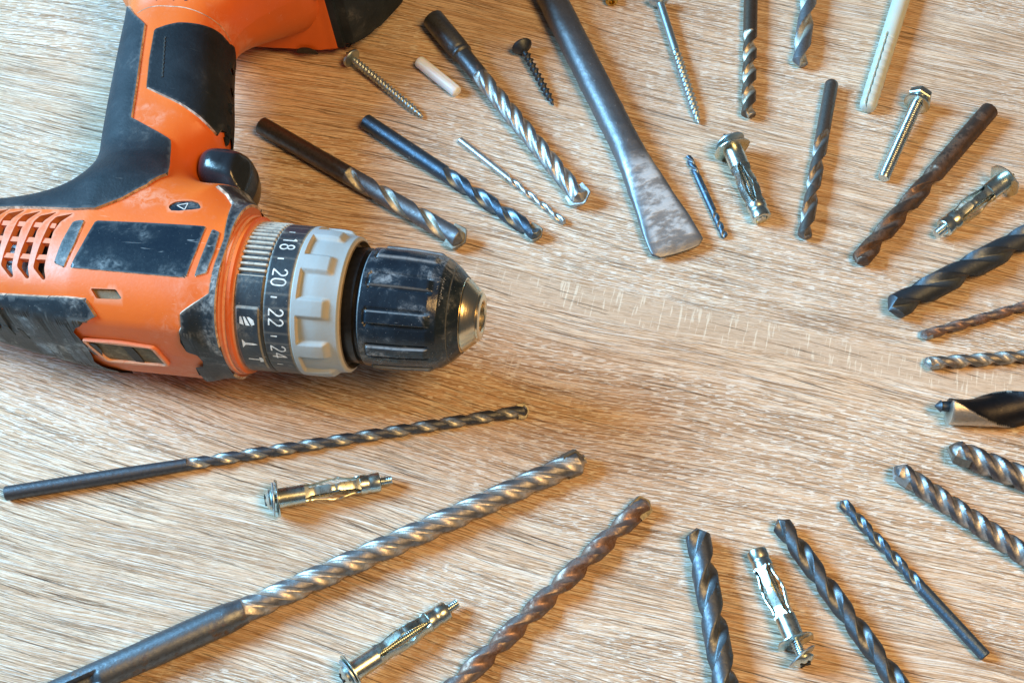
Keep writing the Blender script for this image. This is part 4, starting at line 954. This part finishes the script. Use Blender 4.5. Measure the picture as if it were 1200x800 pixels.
def chuckf(X, Th):
    dg = np.degrees(Th) - PHI + 26; a = np.abs((dg + 18) % 36 - 18)
    base = np.interp(X, [-37, -36.4, -33, -24, -14.5, -11.5, -8.7, -8.4, -8.2, -5.2], [18.9, 19.6, 19.75, 19.6, 18.9, 18.0, 15.9, 15.4, 15.6, 12.6])
    e = sm(X, -34.5, -33.7) * sm(-13.0 - X, 0, 2.4)
    body = sm(a, 5.0, 6.2) ; groove = sm(a, 5.2, 6.2) * sm(8.8 - a, 0, 1.4)
    r = base + .75 * sm(6.0 - a, 0, 1.3) * e - .70 * sm(a, 5.4, 7.0) * e * sm(10.5 - a, 0, 3) 
    r = r - .5 * np.exp(-((X + 34.3) / .5) ** 2) * sm(7.5 - a, 0, 2)
    edge = np.exp(-((a - 5.6) / .45) ** 2) * e
    ds = edge * .6 + .8 * np.exp(-((X + 36.6) / .16) ** 2) + .45 * np.exp(-((X + 8.45) / .12) ** 2)
    return r, np.clip(ds, 0, 1)
V, F, ds = ringsurf(-37, -5.2, 170, 720, chuckf); ck = D.part('chuck_sleeve', V, F, CHUCK, attrs={'dust': ds}, sharp=60)
V, F = lathe([(-5.4, 12.5), (-5.1, 11.9), (-4.8, 12.0), (-4.4, 11.9), (-.6, 8.5), (-.5, 7.9), (.15, 7.8), (.4, 7.4), (.4, 5.5), (0, 5.0), (-5, 4.5), (-12, 3.6), (-12, 0)], 120); nz = D.part('chuck_nose', V, F, GOLD, parent=ck)
for k in range(3):
    a = math.radians(PHI - 90 + 20 + k * 120); c, s_ = math.cos(a), math.sin(a); Mx = np.array([[1, 0, 0], [0, c, s_], [0, -s_, c]])
    V, F = box((-3.7, 2.75 * c, 2.75 * s_), (2.2, 1.5, .85), Mx); V = V * np.array([1, 1, 1]); D.part('jaw', V, F, M['silver'], parent=ck, attrs={'flute': np.zeros(len(V))}, smooth=False)
# worn embossed lettering on the chuck, no longer legible
rs = np.random.RandomState(3); paths = []
for k in range(9):
    u0, v0 = -3.2 + k * .72, rs.uniform(-.15, .15); paths.append(arc(u0, v0, rs.uniform(.18, .34), rs.uniform(.3, .7), rs.uniform(0, 90), rs.uniform(200, 330), 8))
    if k % 3 == 0: paths.append(seg((u0 + .2, v0 - .6), (u0 + .1, v0 + .7), n=3))
V, F = ribbons(paths, .10, lambda u, v: ((-11.2 + v * 1.6), (17.95 - (v * 1.6) * .60) * math.cos(rxa(PHI - 22) + u * 1.6 / 17.5), (17.72 - (v * 1.6) * .60) * math.sin(rxa(PHI - 22) + u * 1.6 / 17.5)))
D.part('worn_lettering', V, F, plain('scuffed_print', (.30, .31, .31), .5), parent=ck, smooth=False)

# closing wall behind the collar ring
ys_ = np.linspace(-26.2, 26.5, 44); hz = Hs(np.column_stack([np.full(44, -80.05), ys_])); ring_ = [(-80.05, y, z) for y, z in zip(ys_, hz)] + [(-80.05, y, -z) for y, z in zip(ys_[::-1], hz[::-1])]
D.part('front_wall', ring_, [list(range(len(ring_)))], ORANGE_IN, attrs={'dust': np.full(len(ring_), .3)}, smooth=False)
# ---- trigger
def trigger():
    pl = [(-110, 51), (-110.3, 46), (-108.4, 40.5), (-103, 37.5), (-96, 36.0), (-90, 35.0), (-88.6, 39), (-88.4, 46), (-90.0, 51.3), (-94, 54.0), (-100, 54.8), (-106, 54.6)]
    o = densify(chaikin(pl, 2), .8); v, t = tri(o, [], 1.0, [(o, (.12, .4, .9, 1.7, 2.8))]); d, _ = nearest(v, o); k = 1 - np.clip(d / 8.5, 0, 1); h = 13.5 * np.power(np.clip(1 - k ** 2.3, 0, 1), 1 / 2.3)
    h = h - 2.6 * np.exp(-((v[:, 0] + 91) / 2.2) ** 2) * (d > 1) * np.clip(d / 4, 0, 1)
    n = len(v); V = np.vstack([np.column_stack([v, h]), np.column_stack([v, -h])]); F = [list(map(int, q)) for q in t] + [[int(q[0] + n), int(q[2] + n), int(q[1] + n)] for q in t]
    D.part('trigger', V, F, plastic('glossy_black_trigger', (.012, .014, .018), (.02, .026, .034), .22, (.3, .26, .2), .12, .2), sharp=60, attrs={'dust': np.zeros(len(V))})
trigger()

# ---- vents: cross bars and what shows behind them
for fy in (0, 1, 2):
    y0 = (251, 371, 502)[fy]; pts = [hit(x / 6.667, 225 + (y0 + (x - 300) * .055 + 0) / 6.667) for x in np.arange(-420, 440, 25)]
    V = []; F = []
    for i, p in enumerate(pts):
        z = float(Hs(np.array([p]))[0]); 
        for dy, dz in ((.95, -.5), (.95, -2.6), (-.95, -2.6), (-.95, -.5)): V.append((p[0], p[1] + dy, z + dz))
    for i in range(len(pts) - 1):
        for j in range(4): F.append([i * 4 + j, i * 4 + (j + 1) % 4, i * 4 + 4 + (j + 1) % 4, i * 4 + 4 + j])
    F += [[3, 2, 1, 0], [len(V) - 4 + j for j in range(4)]]
    D.part('vent_bar', V, F, ORANGE, attrs={'dust': np.full(len(V), .25)})
V, F = lathe([(-215, 0), (-215, 14), (-205, 16.5), (-172, 18.5), (-171, 20.5), (-166, 20.5), (-165, 18.5), (-150, 18.5), (-149, 21), (-146, 21), (-145, 18), (-135, 18), (-135, 0)], 60)
D.part('motor_can', V, F, CAN)

# ---- seams on the shell
def seam(px, width, off, mat=DUSTM, name='seam_line'):
    c = chaikin([hit(*p) for p in px], 2, closed=False); c = np.array([c[0] + (c[-1] - c[0]) * 0 for _ in ()] or c)
    def mp(x, y):
        q = np.array([[x, y]]); h, nn = surfn(q); return tuple(np.array([x, y, h[0]]) + nn[0] * off)
    V, F = ribbons([c], width, mp); D.part(name, V, F, mat, smooth=False)
seam([(161, 16), (172, 10), (185, 7.5), (200, 7.8), (215, 9), (232, 14.5), (250, 24), (262, 35), (270, 48)], .35, .06)
seam([(168, 57), (176, 60)], .01, .05)
# battery text, upside down in view, cut by the frame
def text_on_shell(txt, px0, px1, hgt, name):
    a = np.array(hit(*px0)); b = np.array(hit(*px1)); u = (b - a); L = np.hypot(*u); u /= L; v = np.array([-u[1], u[0]]); sc = L / (len(txt) * .98)
    for i, ch in enumerate(txt):
        if ch == '.': continue
        paths = [[(x + i * (.98 if i < 2 else .9), y * .95) for x, y in p] for p in G[ch]]
        def mp(x, y):
            w_ = a + u * x * sc + v * y * hgt / 1.6; q = np.array([w_]); h, nn = surfn(q); return tuple(np.array([w_[0], w_[1], h[0]]) + nn[0] * .08)
        V, F = ribbons(paths, .22, mp); D.part('voltage_digit', V, F, plain('black_print', (.02, .02, .022), .5), smooth=False)

# ---- battery foot
def battery():
    prof = [(-150, 139.5), (-135, 139.5), (-92, 140.5), (-86, 143), (-78, 152), (-71, 172), (-68, 215), (-175, 215), (-168, 160)]
    def extr(prof, z0, z1, bev, seg=3):
        bm = bmesh.new(); vs = [bm.verts.new((x, y, z0)) for x, y in prof]; f = bm.faces.new(vs); r = bmesh.ops.extrude_face_region(bm, geom=[f]); bmesh.ops.translate(bm, vec=(0, 0, z1 - z0), verts=[e for e in r['geom'] if isinstance(e, bmesh.types.BMVert)])
        bmesh.ops.recalc_face_normals(bm, faces=bm.faces); bmesh.ops.bevel(bm, geom=[e for e in bm.edges], offset=bev, segments=seg, affect='EDGES'); bmesh.ops.triangulate(bm, faces=[f for f in bm.faces if len(f.verts) > 4])
        V = [tuple(v.co) for v in bm.verts]; F = [[v.index for v in f.verts] for f in bm.faces] if not bm.verts.index_update() else None; bm.free(); return V, F
    V, F = extr(prof, -37.6, 31, 3.0); bp = D.part('battery_pack', V, F, ORANGE, attrs={'dust': np.zeros(len(V))}, sharp=40)
    V, F = extr([(-90, 141.8), (-85.2, 142.0), (-75, 151.5), (-65.5, 172), (-62, 214), (-82, 214)], -38.2, 33, 4.0); D.part('bumper', V, F, RUBBER, parent=bp, attrs={'dust': np.zeros(len(V))}, sharp=40)
    V, F = box((-112, 139.6, -4), (22, .45, .18)); D.part('seam_line', V, F, DUSTM, parent=bp, smooth=False)
    V, F = lathe([(0, 0), (0, 3.4), (.3, 3.6)], 24); c = np.array([(x, y, z) for x, y, z in V]); c2 = np.column_stack([c[:, 1] * 1.3 - 101.5, np.full(len(c), 139.35) - c[:, 0] * .2, np.maximum(c[:, 2] - 36.0, -36.2)])
    D.part('notch_shade', c2, F, DARKM, parent=bp, smooth=False)  # flat dark half-disc, paints the shade of a hollow
battery()
text_on_shell('14.4', (226, -12), (180, -12.5), 4.9, 'voltage')

# ---- frayed rubber along the grip edges
def torn():
    r_ = np.random.RandomState(11)
    spots = [(267.5, 76, 1.7), (267.5, 83, 1.3), (268, 124, 1.5), (268, 130, 1.1), (266.5, 150, 1.4), (265.5, 158, 1.8), (264, 163, 1.5), (92, 231, 1.6), (99, 228, 1.3), (84, 234, 1.0), (107, 222, 1.5), (119, 208, 1.0), (121, 196, .9)]
    for px, py, sz in spots:
        c = np.array(loc(px, py, 3.0)); n = 9; V = []; F = []
        for k in range(3):
            for i in range(n):
                a = 2 * math.pi * i / n; rr = sz * (1, .8, .35)[k] * (.6 + .7 * r_.rand()); V.append((c[0] + rr * math.cos(a) * .75, c[1] + rr * math.sin(a) * 1.1, 1.0 + k * 1.3 + r_.rand() * .6))
        for k in range(2):
            for i in range(n): F.append([k * n + i, k * n + (i + 1) % n, (k + 1) * n + (i + 1) % n, (k + 1) * n + i])
        F += [list(range(n))[::-1], [2 * n + i for i in range(n)]]
        D.part('rubber_scrap', V, F, GRIPR, attrs={'dust': np.zeros(len(V))}, smooth=False)
torn()
